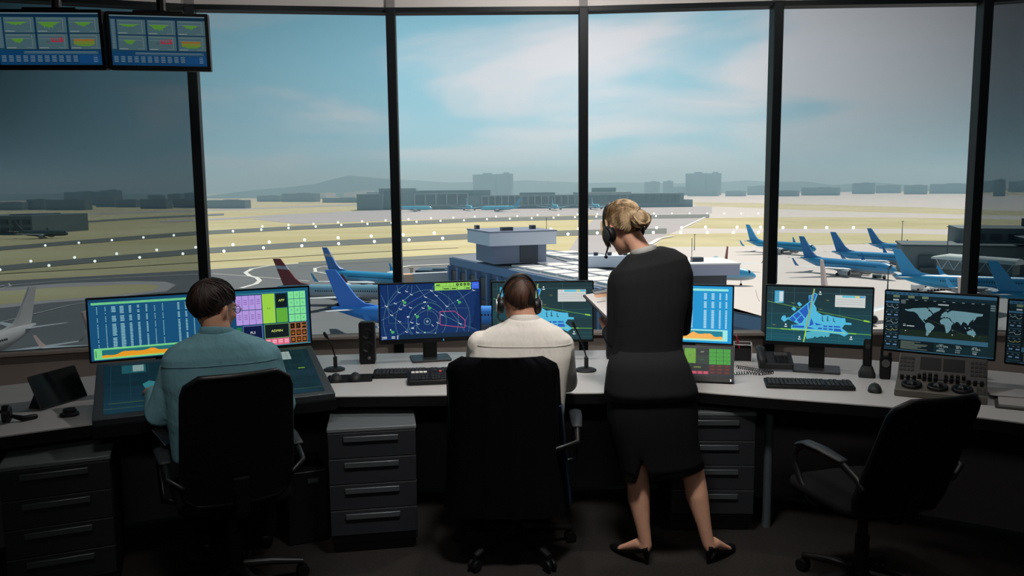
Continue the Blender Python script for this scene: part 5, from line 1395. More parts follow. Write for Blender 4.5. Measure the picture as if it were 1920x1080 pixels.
# tablet on a stand at the left
P0 = on(79, 771); d_ = on(166, 744)
a = atan2(d_.y - P0.y, d_.x - P0.x); w = (d_ - P0).length; mid = (P0 + d_) / 2; h_ = .175
t = thing('tablet', 'dark tablet propped up at the left end of the desk', 'tablet', mid, a)
S = RX(radians(-24)) @ T(0, 0, .006)
MB().prism(rrect(w, h_, .010, 4), 0, .009, M=T(0, .009, h_ / 2) @ RX(pi / 2)).build('tablet_case', M_stand, t, M=S, bevel=.002)
MB().prism(rrect(w - .006, h_ - .006, .008, 4), 0, .0006, M=T(0, -.0002, h_ / 2) @ RX(pi / 2)).build('screen', mat('dark_glass', (10, 20, 22), .15, spec=.5), t, M=S)
MB().add([(-w * .42, .01, 0), (w * .30, .01, 0), (w * .30, .11, 0), (-w * .42, .11, 0), (-w * .42, .055, .095), (w * .30, .055, .095)], [(0, 1, 2, 3), (0, 4, 5, 1), (2, 5, 4, 3), (0, 3, 4), (1, 5, 2)]).build('prop_stand', M_black, t)
# conference puck / small device
p = on(130, 781); t = thing('desk_dial', 'flat rounded dark desk controller in front of the tablet', 'controller', p, con_a)
MB().prism(rrect(.085, .075, .03, 6, 0, .02), 0, .012).build('controller_body', M_black, t, bevel=.004)
MB().lathe([(.030, 0), (.030, .012), (.026, .016), (0, .016)], 28, T(0, .045, .012)).build('dial', M_dark, t)
b = MB()
for i in range(-1, 2): b.box((i * .022, .004, .0125), (.018, .016, .003))
b.build('button_row', M_stand, t, bevel=.001)
# headset lying at the left end
p = on(14, 792); t = thing('headset', 'black headset lying at the left end of the desk', 'headset', p, radians(40))
for x, y, r in ((0, 0, .04), (-.10, .02, .04)):
    c_ = MB(); c_.lathe([(.020, -.02), (r, -.017), (r, .01), (.030, .018), (.0, .018)], 20, T(x, y, .041) @ RY(pi / 2) @ RX(.3)); c_.build('ear_cup', M_black, t)
MB().tube([(0, 0, .06)] + [(-.05 + .055 * cos(q), .06 + .07 * sin(q), .015 + .02 * abs(cos(q))) for q in [pi * k / 12 for k in range(13)]] + [(-.10, .02, .06)], .008, 8).build('headband', M_black, t)
MB().tube([(.015, -.01, .03), (.06, -.03, .012), (.11, -.02, .012)], [.008, .014, .012], 10, round_ends=True).build('microphone_boom', M_black, t)
# box under the desk by the pedestal
p = Vector((-1.05, 4.02, 0)); t = thing('storage_box', 'black box with a pale tag on the floor left of the centre pedestal', 'box', p, radians(22))
MB().box((0, .15, .19), (.20, .30, .38)).build('box_body', M_black, t, bevel=.006)
MB().box((.03, -.003, .33), (.05, .004, .022)).build('tag', M_hand, t)

# ------------------------------------------------------------------ office chairs
M_mesh = mat('chair_mesh_cloth', (15, 15, 17), .8, var=.2, scale=300, spec=.15, bump=.3, bscale=600)
M_cfr = mat('chair_frame_plastic', (22, 23, 25), .4, var=.08, scale=30, spec=.4)
M_arm = mat('armrest_pad', (40, 42, 44), .5, var=.06, scale=40, spec=.35)
def chair(label, x, y, rz, zt=1.02, wt=.215, wb=.23, lean=.13, z0=.50, base_rot=0.0, arms=True, backcurve=.05, arm_dx=(0, 0), base_off=(0, 0)):
    t = thing('office_chair', label, 'chair', (x, y, 0), rz, 'black swivel chairs')
    bx, by = base_off
    for k in range(5):
        an = base_rot + 2 * pi * k / 5 - pi / 2
        c, s = cos(an), sin(an)
        lg = MB().tube([(bx + .03 * c, by + .03 * s, .12), (bx + .16 * c, by + .16 * s, .105), (bx + .30 * c, by + .30 * s, .075)], [(.026, .022), (.022, .018), (.016, .012)], 10, up=(0, 0, 1)).build('base_leg', M_cfr, t)
        w_ = MB()
        for o in (-.015, .015): w_.lathe([(.012, -.009), (.027, -.008), (.029, 0), (.027, .008), (.012, .009)], 16, T(bx + .30 * c - s * o, by + .30 * s + c * o, .029) @ RZ(an + pi / 2) @ RY(pi / 2))
        w_.tube([(bx + .30 * c, by + .30 * s, .075), (bx + .30 * c, by + .30 * s, .04)], .008, 8)
        w_.build('caster', M_black, lg)
    MB().tube([(bx, by, .09), (bx, by, .28), (bx, by, .28), (bx, by, .43)], [.03, .03, .022, .022], 14).build('gas_column', M_cfr, t)
    MB().box((0, .0, .425), (.20, .26, .05)).build('seat_mechanism', M_cfr, t, bevel=.01)
    st = MB(); rings = []
    for z, gx in ((.445, .90), (.455, .98), (.475, 1.0), (.495, .98), (.505, .88)):
        rings.append([Vector((x_ * gx, y_ * gx + .02, z - .03 * max(0, y_ - .15))) for x_, y_ in rrect(.48, .47, .09, 6)])
    st.loft(rings); st.build('seat', M_mesh, t, smooth=60)
    # backrest: rows of a gently curved shell
    def yb(z): return -.235 - lean * (z - .5) / .5
    rows = []; nz = 16
    for i in range(nz + 1):
        f = i / nz; z = z0 + (zt - z0) * f
        hw = wb + (wt - wb) * f
        ce = min(1, (1 - f) * (zt - z0) / .075); hw2 = hw - .06 * (1 - sqrt(max(0, 1 - (1 - ce) ** 2)))
        cb_ = min(1, f * (zt - z0) / .075); hw2 -= .06 * (1 - sqrt(max(0, 1 - (1 - cb_) ** 2)))
        xs = [-hw2 + 2 * hw2 * k / 14 for k in range(15)]
        fr = [Vector((q, yb(z) + backcurve * (q / .23) ** 2 + .012, z)) for q in xs]; bk = [Vector((q, yb(z) + backcurve * (q / .23) ** 2 - .012, z)) for q in xs][::-1]
        rows.append(fr + bk)
    bk_ = MB().loft(rows).build('backrest', M_mesh, t, smooth=60)
    edge = [r[0] + Vector((0, -.012, 0)) for r in rows]; edge2 = [r[14] + Vector((0, -.012, 0)) for r in rows]
    loop = edge + [r for r in [(rows[-1][k] + Vector((0, -.012, 0))) for k in range(1, 14)]] + edge2[::-1] + [(rows[0][k] + Vector((0, -.012, 0))) for k in range(13, 0, -1)]
    loop.append(loop[0])
    MB().tube(loop, .014, 8).build('back_frame', M_cfr, bk_, smooth=60)
    MB().tube([(0, -.02, .42), (0, -.20, .42), (0, -.265, .47), (0, yb(.62) - .03, .62)], [(.035, .012)] * 4, 10, up=(0, 0, 1)).build('back_strut', M_cfr, t)
    if arms:
        for sg in (-1, 1):
            X = sg * (.275 + arm_dx[0 if sg < 0 else 1])
            pth = [(sg * .20, .05, .435), (X, .07, .45), (X, .13, .50), (X, .185, .58), (X, .17, .64), (X, .12, .672), (X, .0, .676), (X, -.13, .665), (X, -.215, .63), (sg * .225, -.245, .60)]
            am = MB().tube(pth, [(.016, .012)] * 10, 10, up=(1, 0, 0), round_ends=True).build('armrest', M_cfr, t, smooth=60)
            MB().tube([(X, .155, .665), (X, .10, .689), (X, .0, .691), (X, -.13, .68)], [(.012, .026), (.012, .030), (.012, .030), (.010, .024)], 12, up=(1, 0, 0), round_ends=True).build('armrest_pad', M_arm, am, smooth=60)
    return t
# ------------------------------------------------------------------ chairs in place
chair('black mesh swivel chair of the man in the teal shirt', -1.262, 3.53, radians(28), zt=1.065, wt=.208, wb=.222, lean=.12, base_rot=.3)
ch2 = chair('high-backed black swivel chair under the draped jacket', -.035, 3.9, radians(-2), zt=1.045, wt=.235, wb=.24, lean=.12, z0=.46, base_rot=radians(36), arm_dx=(-.03, .065), base_off=(.03, .03))
chair('empty black mesh swivel chair at the right end of the desk', 1.515, 3.42, radians(17), zt=.985, wt=.205, wb=.225, lean=.19, z0=.47, base_rot=.9, arm_dx=(-.05, .02))

M_jk = mat('navy_black_wool', (12, 13, 17), .9, var=.2, scale=60, spec=.1, bump=.4, bscale=9)
M_lin = mat('navy_lining', (22, 40, 74), .6, var=.15, scale=30, bump=.4, bscale=12)
jt = thing('draped_jacket', 'dark jacket with navy lining draped over the high-backed chair', 'jacket', (-.035, 3.9, 0), radians(-2))
rows = []
for i in range(22):
    f = i / 21; z = .27 + (1.062 - .27) * f
    hw = .305 - .055 * f ** .7
    ce = min(1, (1 - f) * .79 / .085); hw -= .07 * (1 - sqrt(max(0, 1 - (1 - ce) ** 2)))
    y0 = -.235 - .12 * (z - .5) / .5 - .028 - .035 * (1 - f) ** 2
    fr = []; bk = []
    for k in range(25):
        q = -1 + 2 * k / 24; wv = .006 * sin(q * 17 + 2) * (1 - f * .8) + .004 * sin(q * 29)
        wrap = .10 * max(0, abs(q) - .82) / .18 * max(0, 1 - f ** 4)
        yy = y0 + .05 * q * q + wv + wrap
        bk.append(Vector((q * hw, yy - .008, z))); fr.append(Vector((q * hw, yy + .006, z)))
    rows.append(bk + fr[::-1])
MB().loft(rows).build('jacket_back', M_jk, jt, smooth=80)
b = MB(); b.loft([[Vector((.262 + .04 * (1 - f), -.20 - .12 * (z - .5) / .5 - .02 * (1 - f) + .004 * sin(z * 40), z)), Vector((.27 + .045 * (1 - f), -.15 - .10 * (z - .5) / .5, z)), Vector((.25 + .04 * (1 - f), -.13 - .1 * (z - .5) / .5, z)), Vector((.25 + .03 * (1 - f), -.18 - .12 * (z - .5) / .5, z))] for f, z in [(k / 8, .31 + .5 * k / 8) for k in range(9)]])
b.build('lining_edge', M_lin, jt, smooth=80)

# ------------------------------------------------------------------ people
M_skin = mat('skin_warm', (196, 146, 120), .55, var=.08, scale=30, spec=.3)
M_skin2 = mat('skin_fair', (206, 156, 130), .55, var=.08, scale=30, spec=.3)
M_eye = mat('eye_white', (220, 216, 210), .2)
def hair_mat(name, dark, light, sc=38):
    return mat(name, dark, .55, scale=sc, second=light, spec=.45, stretch=(1, 1, .25), bump=.3, bscale=120)
M_brown = hair_mat('dark_brown_hair', (26, 17, 15), (56, 38, 31))
M_brown2 = hair_mat('brown_hair', (34, 20, 15), (84, 54, 38))
M_blond = hair_mat('blonde_hair', (132, 104, 72), (206, 180, 142))
M_teal = mat('teal_shirt_cotton', (112, 158, 168), .85, var=.05, scale=30, bump=.7, bscale=6, spec=.15, bdist=.05, stretch=(1, 1, .6))
M_whites = mat('white_shirt_cotton', (226, 220, 210), .85, var=.03, scale=30, bump=.6, bscale=6, spec=.15, bdist=.05, stretch=(1, 1, .6))
M_suit = mat('black_suit_wool', (32, 32, 34), .85, var=.12, scale=80, bump=.5, bscale=5, spec=.2, bdist=.05, stretch=(1, 1, .35))
M_skirt = mat('black_skirt_wool', (17, 17, 20), .85, var=.12, scale=80, bump=.5, bscale=5, spec=.2, bdist=.05, stretch=(1, 1, .4))
M_trou = mat('black_trousers', (14, 14, 16), .9, var=.12, scale=60, spec=.1)
M_shoe = mat('black_shoe_leather', (12, 12, 13), .35, spec=.5)

def supring(c, hw, hd, yaw, n=28, sq=2.5, tilt=0.0, roll=0.0):
    R = Matrix.Rotation(yaw, 3, 'Z') @ Matrix.Rotation(tilt, 3, 'X') @ Matrix.Rotation(roll, 3, 'Y'); out = []
    for k in range(n):
        a = 2 * pi * k / n; x = abs(cos(a)) ** (2 / sq) * (1 if cos(a) >= 0 else -1) * hw; y = abs(sin(a)) ** (2 / sq) * (1 if sin(a) >= 0 else -1) * hd
        out.append(Vector(c) + R @ Vector((x, y, 0)))
    return out
def pxr(rows, Y, yaw, grow=0.0, n=28, roll=0.0, dy=None):
    """rings from picked rows (centre x, y, half width in picture, half depth in metres)"""
    out = []
    for i, r in enumerate(rows):
        yy = (r[4] if len(r) > 4 else Y)
        c = at(r[0], r[1], yy); roll_ = radians(r[5]) if len(r) > 5 else roll; hw = r[2] * (c - EYE).length / FPX / max(.8, cos(yaw)) + grow
        out.append(supring(c, hw, r[3] + grow, yaw, n, roll=roll_))
    return out
def head_parts(b, c, R, s=1.0, ears=True):
    def e(p, r, q=None): b.ell(c + R @ (Vector(p) * s), [x * s for x in r], R=(R if q is None else R @ q))
    e((0, -.014, .03), (.075, .096, .088)); e((0, .028, -.025), (.061, .068, .098)); e((0, .046, -.082), (.045, .042, .036)); e((0, .088, .028), (.045, .014, .012))
    b.tube([c + R @ (Vector(p) * s) for p in ((0, .088, .02), (0, .105, -.01), (0, .112, -.03))], [.009 * s, .011 * s, .014 * s], 8, round_ends=True)
    e((0, .088, -.062), (.024, .012, .007)); e((0, .086, -.074), (.021, .012, .008)); e((0, .082, -.102), (.018, .014, .014))
    e((.04, .07, -.02), (.022, .02, .022)); e((-.04, .07, -.02), (.022, .02, .022))
    if ears:
        for g in (1, -1):
            q = Matrix.Rotation(g * .45, 3, 'Z')
            e((g * .083, -.006, -.010), (.010, .022, .033), q); e((g * .079, .0, -.036), (.009, .012, .014), q)
def eyes(parent, c, R, s=1.0):
    for g in (1, -1):
        MB().ell(c + R @ (Vector((g * .031, .082, .010)) * s), (.013 * s,) * 3, nu=12, nv=8).build('eye', M_eye, parent)
def hand(b, wrist, d, palmn, s=1.0, curl=.6, side=1, spread=.10):
    """wrist point, direction of the fingers, palm normal; side=+1 puts the thumb along d x palmn"""
    d = Vector(d).normalized(); pn = Vector(palmn); pn = (pn - d * pn.dot(d)).normalized(); t = d.cross(pn) * side
    w = Vector(wrist)
    b.tube([w - d * .03, w, w + d * .035 * s, w + d * .075 * s, w + d * .092 * s], [(.026 * s, .021 * s), (.028 * s, .019 * s), (.040 * s, .017 * s), (.043 * s, .015 * s), (.038 * s, .012 * s)], 14, up=pn, round_ends=True)
    for k, (o, ln) in enumerate(((.030, .070), (.010, .080), (-.011, .074), (-.031, .058))):
        p = w + d * (.088 - .006 * abs(k - 1)) * s + t * o * s; q = [p - d * .012]
        dd = (d + t * spread * o / .03).normalized(); an = .15
        for j, f in enumerate((.45, .32, .25)):
            an += curl * (.5 + .25 * j); v = dd * cos(an) + pn * sin(an); q.append(q[-1] + v * ln * f * s * 1.1)
        b.tube(q, [.0088 * s, .0085 * s, .0078 * s, .0066 * s], 8, round_ends=True)
    p = w + d * .022 * s + t * .026 * s; v1 = (d * .55 + t * .75 + pn * .25).normalized(); v2 = (d * .85 + t * .2 + pn * .5).normalized()
    b.tube([p - v1 * .01, p + v1 * .036 * s, p + v1 * .036 * s + v2 * .032 * s, p + v1 * .036 * s + v2 * .056 * s], [.013 * s, .0105 * s, .0095 * s, .0078 * s], 8, round_ends=True)
def hair_shell(parent, c, R, rad, axis, th_f, m, strands=260, seed=1, name='hair', off=(0, -.014, .03), th0=0.0, lift=.004, swirl=.35, s=1.0, thick=.0016, base=True, wob=.03):
    """cap over the skull around axis (local) down to polar angle th_f(phi), with strands combed along it"""
    rnd = random.Random(seed); ax = Vector(axis).normalized(); fwd = Vector((0, 1, 0)); e1 = (fwd - ax * fwd.dot(ax)).normalized(); e2 = ax.cross(e1)
    def pt(th, ph, k=1.0):
        d = ax * cos(th) + (e1 * cos(ph) + e2 * sin(ph)) * sin(th)
        return c + R @ ((Vector(off) + Vector((d.x * rad[0], d.y * rad[1], d.z * rad[2])) * k) * s)
    b = MB()
    nph, nth = 40, 14
    if base:
        outer = [[pt(max(.02, th0 + (th_f(2 * pi * i / nph) - th0) * j / nth), 2 * pi * i / nph, 1 - .075 * (j / nth) ** 7) for i in range(nph)] for j in range(nth + 1)]
        inner = [[pt(max(.02, th0 + (th_f(2 * pi * i / nph) - th0) * j / nth), 2 * pi * i / nph, .90) for i in range(nph)] for j in range(nth, -1, -1)]
        b.loft(outer + inner)
    for _ in range(strands):
        ph = rnd.uniform(0, 2 * pi); t1 = th_f(ph) * rnd.uniform(.8, 1.03); t0 = th0 + (t1 - th0) * rnd.uniform(0, .5); sw = rnd.uniform(-.5, 1) * swirl
        lf = 1 + rnd.uniform(.2, 1.0) * lift / .09; n = 8
        P = [pt(t0 + (t1 - t0) * i / n, ph + sw * (i / n) ** 1.5 + wob * sin(i * .9 + ph * 5), 1.0 + (lf - 1) * sin(pi * min(1, i / n + .15)) ** .7) for i in range(n + 1)]
        r = thick * rnd.uniform(.6, 1.5)
        b.tube(P, [(r * 1.8, r * .8)] * n + [(r * .6, r * .4)], 4)
    return b.build(name, m, parent, smooth=70)
def headset(label, c, R, s=1.0, boom=1, wide=.094, silver=False, back=-.02, lean=0.0):
    t = thing('headset', label, 'headset', c, 0)
    def L(p): return R @ (Vector(p) * s)
    M_band = M_stand if silver else M_black
    arc = [L((wide * 1.02 * cos(a), back + .01 - lean * max(0, sin(a)), -.005 + (.141 if sin(a) > 0 else .1) * sin(a))) for a in [pi * k / 24 for k in range(25)]]
    MB().tube(arc, [(.009, .0035)] * 25, 8, up=R @ Vector((1, 0, 0))).build('headband', M_band, t, smooth=60)
    MB().tube([q * .965 for q in arc[5:20]], [(.012, .005)] * 15, 8, up=R @ Vector((1, 0, 0))).build('band_padding', M_black, t, smooth=60)
    RR = R.to_4x4()
    for g in (1, -1):
        Q = T(L((g * (wide - .012), back, -.02))) @ RR @ RY(g * pi / 2) @ Matrix.Scale(s, 4)
        cup = MB().lathe([(.024, -.006), (.034, -.004), (.036, .006), (.034, .018), (.028, .026), (.0, .028)], 24, Q @ Matrix.Scale(1.15, 4, (1, 0, 0))).build('ear_cup', M_black, t, smooth=50)
        MB().lathe([(.020, .026), (.020, .030), (.014, .032), (0, .032)], 18, Q @ Matrix.Scale(1.5, 4, (1, 0, 0))).build('cup_cover', M_stand if not silver else M_silver, cup, smooth=50)
        MB().tube([L((g * wide * 1.03, back + .01, .035)), L((g * (wide + .016), back, .0)), L((g * (wide + .014), back, -.03))], .004, 8).build('yoke', M_silver if silver else M_black, cup)
    g = boom
    MB().tube([L((g * (wide + .004), back, -.04)), L((g * (wide + .004), back + .035, -.075)), L((g * wide * .86, back + .085, -.092)), L((g * wide * .62, back + .118, -.095))], .004, 8).build('microphone_boom', M_black, t)
    MB().ell(L((g * wide * .58, back + .122, -.095)), (.009, .011, .008)).build('microphone', M_black, t)
    return t

# ---- the woman standing
Wp = thing('person', 'standing woman in black jacket and skirt, blonde bun, seen from behind with clipboard', 'person', (0, 0, 0))
wy = 3.80; wyaw = radians(6)
hc = at(1169, 426, 3.88); HR = Matrix.Rotation(radians(30), 3, 'Z') @ Matrix.Rotation(radians(-24), 3, 'X') @ Matrix.Rotation(radians(-6), 3, 'Y')
body = MB()
head_parts(body, hc, HR, .98)
nb = at(1207, 480, 3.815)
body.tube([nb + Vector((0, 0, -.05)), nb, nb.lerp(hc, .45) + Vector((.006, -.012, 0)), hc + HR @ Vector((0, -.02, -.02))], [.058, .050, .046, .052], 16)
WROWS = [(1209, 470, 31, .055, 3.81, -14), (1214, 480, 50, .068, 3.81, -14), (1219, 494, 67, .084, 3.80, -11), (1220, 520, 73, .098, 3.80, -8), (1218, 570, 68, .108, 3.80, -4), (1215, 610, 63, .106, 3.80, -2), (1213, 650, 62, .102, 3.80, 0), (1217, 690, 71, .115, 3.80, 0), (1221, 735, 79, .125, 3.80, 0)]
body.loft(pxr(WROWS, wy, wyaw, -.02, roll=radians(-4)) + pxr([(1222, 790, 72, .11)], wy, wyaw))
# arms
La = [at(1160, 528, 3.80), at(1156, 640, 3.82), at(1139, 619, 4.01)]
Ra = [at(1278, 512, 3.80), at(1279, 614, 3.90), at(1202, 602, 4.06)]
for A_ in (La, Ra): body.tube([A_[0], A_[0].lerp(A_[1], .5), A_[1], A_[1].lerp(A_[2], .6), A_[2]], [.042, .040, .034, .031, .023], 12, round_ends=True)
# legs: thigh, knee, calf, ankle
ZL = lambda x, y, Y: at(x, y, Y)
LL = [at(1196, 760, 3.80), at(1192, 850, 3.82), at(1195, 885, 3.815), at(1198, 935, 3.79), at(1205, 985, 3.765), at(1211, 1022, 3.755)]
RL_ = [at(1258, 760, 3.80), at(1280, 840, 3.82), at(1299, 884, 3.815), at(1307, 930, 3.79), at(1320, 985, 3.765), at(1328, 1020, 3.755)]
for P in (LL, RL_):
    body.tube(P, [.074, .058, .055, .054, .035, .029], 16, up=(0, 1, 0))
hl = Vector((.632, 3.742, 0)); tl = (Vector((.525, 3.885, 0)) - hl).normalized()
hr = Vector((.925, 3.742, 0)); tr = (Vector((1.075, 3.900, 0)) - hr).normalized()
for P, h_, d_ in ((LL, hl, tl), (RL_, hr, tr)):
    body.tube([P[-1], h_ + d_ * .045 + Vector((0, 0, .09)), h_ + d_ * .10 + Vector((0, 0, .062)), h_ + d_ * .165 + Vector((0, 0, .028)), h_ + d_ * .205 + Vector((0, 0, .018))], [(.030, .030), (.034, .030), (.036, .022), (.036, .014), (.026, .010)], 14, round_ends=True)
    body.ell(h_ + d_ * .012 + Vector((0, 0, .078)), (.026, .026, .03))
hw_ = La[2]; 
hand(body, hw_, at(1126, 602, 4.10) - hw_, Vector((1, .2, .5)), .9, .75, 1)
hand(body, Ra[2], Vector((-.5, .6, .15)), Vector((-.4, .1, .7)), .9, .75, -1)
body.build('body', M_skin2, Wp, remesh=.0058, relax=4)
eyes(Wp, hc, HR, .98)
jk = MB()
jk.loft(pxr(WROWS, wy, wyaw, .006, roll=radians(-4)))
for A_ in (La, Ra): jk.tube([A_[0] + (A_[0] - A_[1]).normalized() * -.0, A_[0].lerp(A_[1], .35), A_[0].lerp(A_[1], .7), A_[1], A_[1].lerp(A_[2], .35), A_[1].lerp(A_[2], .8)], [.054, .053, .050, .049, .045, .038], 14, round_ends=True)
jk.ell(at(1163, 519, 3.80), (.052, .058, .042)); jk.ell(at(1272, 500, 3.80), (.058, .06, .042))
jk.build('jacket', M_suit, Wp, remesh=.007, relax=5)
# jacket skirt: flared peplum with a thin hem
pep = MB(); pep.loft(pxr([(1213, 652, 60, .108), (1216, 690, 73, .125), (1220, 725, 81, .135), (1221, 742, 83, .138)], wy, wyaw, .008), caps=False)
o = pep.build('jacket_hem', M_suit, Wp, smooth=80); q = o.modifiers.new('solid', 'SOLIDIFY'); q.thickness = .005
# pencil skirt with a back slit
N_ = 72; SR = pxr([(1221, 715, 76, .120), (1222, 745, 78, .126), (1223, 775, 80, .128), (1226, 815, 77, .122), (1233, 845, 74, .118)], wy, wyaw, .006, n=N_)
low = []
for k in range(N_):
    c5 = pxr([(1241, 878, 73, .116)], wy, wyaw, .006, n=N_)[0][k]
    f = (k / N_) * 2 * pi; side = cos(f); back = sin(f) < 0
    z = c5.z + .028 * side - .012
    if back:
        px_ = (c5.x / c5.y) * FPX + 960
        nd = (px_ - 1213) / 9.0
        if abs(nd) < 1.6: z = max(z, SR[-1][k].z - .005 - .09 * max(0, abs(nd) - .35))
    low.append(Vector((c5.x, c5.y, z)))
sk = MB(); sk.loft(SR + [[a_.lerp(b_, .5) for a_, b_ in zip(SR[-1], low)], low], caps=False)
o = sk.build('skirt', M_skirt, Wp, smooth=80); q = o.modifiers.new('solid', 'SOLIDIFY'); q.thickness = .004
# shirt collar
cl = MB(); cl.tube([nb + Vector((.052 * cos(a), -.004 + .052 * sin(a), .016 - .010 * sin(a) + .012 * cos(a))) for a in [2 * pi * k / 24 for k in range(25)]], [(.022, .005)] * 25, 8, up=(1, 0, 0))
cl.build('shirt_collar', mat('white_collar', (206, 204, 198), .8), Wp, smooth=80)
for h_, d_ in ((hl, tl), (hr, tr)):
    n_ = Vector((-d_.y, d_.x, 0)); sh = MB(); rings = []
    for x, w, zb_, zt_ in ((-.012, .016, .060, .098), (.0, .026, .056, .100), (.03, .031, .050, .084), (.07, .033, .034, .060), (.115, .036, .016, .044), (.155, .038, .005, .040), (.19, .036, .002, .038), (.22, .026, .002, .030), (.245, .012, .003, .018), (.252, .004, .006, .012)):
        rings.append([h_ + d_ * x + n_ * (w * cos(a)) + Vector((0, 0, (zb_ + zt_) / 2 + (zt_ - zb_) / 2 * sin(a))) for a in [2 * pi * k / 18 for k in range(18)]])
    sh.loft(rings); sh.tube([h_ + d_ * .004 + Vector((0, 0, .062)), h_ + d_ * .002 + Vector((0, 0, .03)), h_ + d_ * .003 + Vector((0, 0, .0))], [.020, .011, .008], 12)
    so = sh.build('shoe', M_shoe, Wp, smooth=60)
# hair drawn back into a bun
def wth(ph): return radians(62) + radians(50) * (1 + cos(ph)) / 2 + radians(14) * abs(sin(ph)) ** 2
BUN = (-.008, -.120, -.012)
hair_shell(Wp, hc, HR, (.083, .106, .098), (.08, -1, .16), lambda ph: radians(76) + radians(74) * (1 + cos(ph)) / 2, M_blond, 620, 3, s=.98, lift=.004, swirl=.12, thick=.0015)
bb = MB(); bc = hc + HR @ (Vector(BUN) * 1.0)
rnd = random.Random(2); bax = (HR @ Vector((.08, -1, .16))).normalized(); be1 = bax.orthogonal().normalized(); be2 = bax.cross(be1)
bb.ell(bc + bax * .01, (.042, .040, .042))
for k in range(150):
    r0 = rnd.uniform(.012, .045); h0 = rnd.uniform(-.004, .028); a0 = rnd.uniform(0, 2 * pi); ln = rnd.uniform(.9, 3.2); tl_ = rnd.uniform(-.4, .4)
    P = []
    for i in range(11):
        a = a0 + ln * i / 10; rr = r0 * (1 - .12 * i / 10)
        hh = h0 + tl_ * .02 * sin(a) + .016 * (1 - (rr / .048) ** 2)
        P.append(bc + be1 * (rr * cos(a)) + be2 * (rr * 1.05 * sin(a)) + bax * hh)
    r_ = rnd.uniform(.0018, .0042); bb.tube(P, [(r_, r_ * .6)] * 10 + [(r_ * .4, r_ * .3)], 5)
for k in range(46):      # loose fold of hair standing out to the right of the bun
    a0 = rnd.uniform(-1.3, 1.3); r0 = rnd.uniform(.03, .056)
    P = [bc + be1 * 0 + HR @ Vector((.012 + r0 * .75 * sin(pi * i / 9) , -.010 - .012 * sin(pi * i / 9), .044 - .098 * i / 9)) + bax * (.008 * a0) for i in range(10)]
    r_ = rnd.uniform(.0016, .0036); bb.tube(P, [(r_, r_ * .6)] * 10, 5)
bb.build('hair_bun', M_blond, Wp, smooth=70)
sd = MB()
for k in range(40):      # soft lock falling in front of the left ear
    x = -.072 - .010 * rnd.random(); y = rnd.uniform(.01, .055)
    sd.tube([hc + HR @ Vector(p) for p in ((x * .9, y, .06), (x * 1.12, y + .004, .015), (x * 1.14, y + .006, -.03), (x * 1.04, y + .01, -.06 - .02 * rnd.random()))], [.0022, .0024, .002, .0008], 5)
sd.build('side_lock', M_blond, Wp, smooth=70)
headset('black headset with boom microphone worn by the standing woman', hc, HR, 1.0, -1, .092, back=.008)
# clipboard with sheets
c0 = at(1092, 553, 4.12); c1 = at(1139, 600, 3.90); uv = (c0 - c1); ul = uv.length; un = uv / ul
rn = (Vector((1, .12, -.03)) - un * Vector((1, .12, -.03)).dot(un)).normalized(); nn = rn.cross(un)
cw = .225
CM = Matrix(((rn.x, un.x, nn.x, c1.x), (rn.y, un.y, nn.y, c1.y), (rn.z, un.z, nn.z, c1.z), (0, 0, 0, 1)))
ct = thing('clipboard', 'dark clipboard with printed sheets held by the standing woman', 'clipboard', (0, 0, 0))
ct.matrix_world = CM
MB().prism(rrect(cw, ul, .008, 3, cw / 2, ul / 2), -.006, 0).build('board', mat('clipboard_black', (26, 27, 30), .5), ct, bevel=.001)
MB().prism(rrect(cw - .016, ul - .012, .002, 2, cw / 2 + .003, ul / 2), .0004, .0034).build('sheets', mat('sheet_white', (214, 210, 206), .8, var=.02), ct)
b = MB()
rnd = random.Random(6)
for (x, y, w_, h_, k) in ((.05, ul - .055, .07, .030, 1), (.03, ul - .10, .05, .008, 0), (.10, ul - .10, .08, .006, 0), (.08, ul - .16, .12, .05, 2), (.03, ul - .2, .17, .006, 0), (.03, ul - .215, .15, .006, 0)):
    b.add([(x, y, .0038), (x + w_, y, .0038), (x + w_, y + h_, .0038), (x, y + h_, .0038)], [(0, 1, 2, 3)], m=k)
b.build('printing', [mat('print_grey', (130, 130, 136), .8), mat('print_orange', (226, 176, 140), .8), mat('print_blue', (172, 186, 206), .8)], ct, smooth=0)
b = MB(); b.box((cw / 2, ul - .012, .006), (.11, .022, .008)); b.tube([(cw / 2 - .05, ul - .002, .008), (cw / 2 - .05, ul + .012, .010), (cw / 2 + .05, ul + .012, .010), (cw / 2 + .05, ul - .002, .008)], .003, 8); b.build('clip', M_silver, ct)

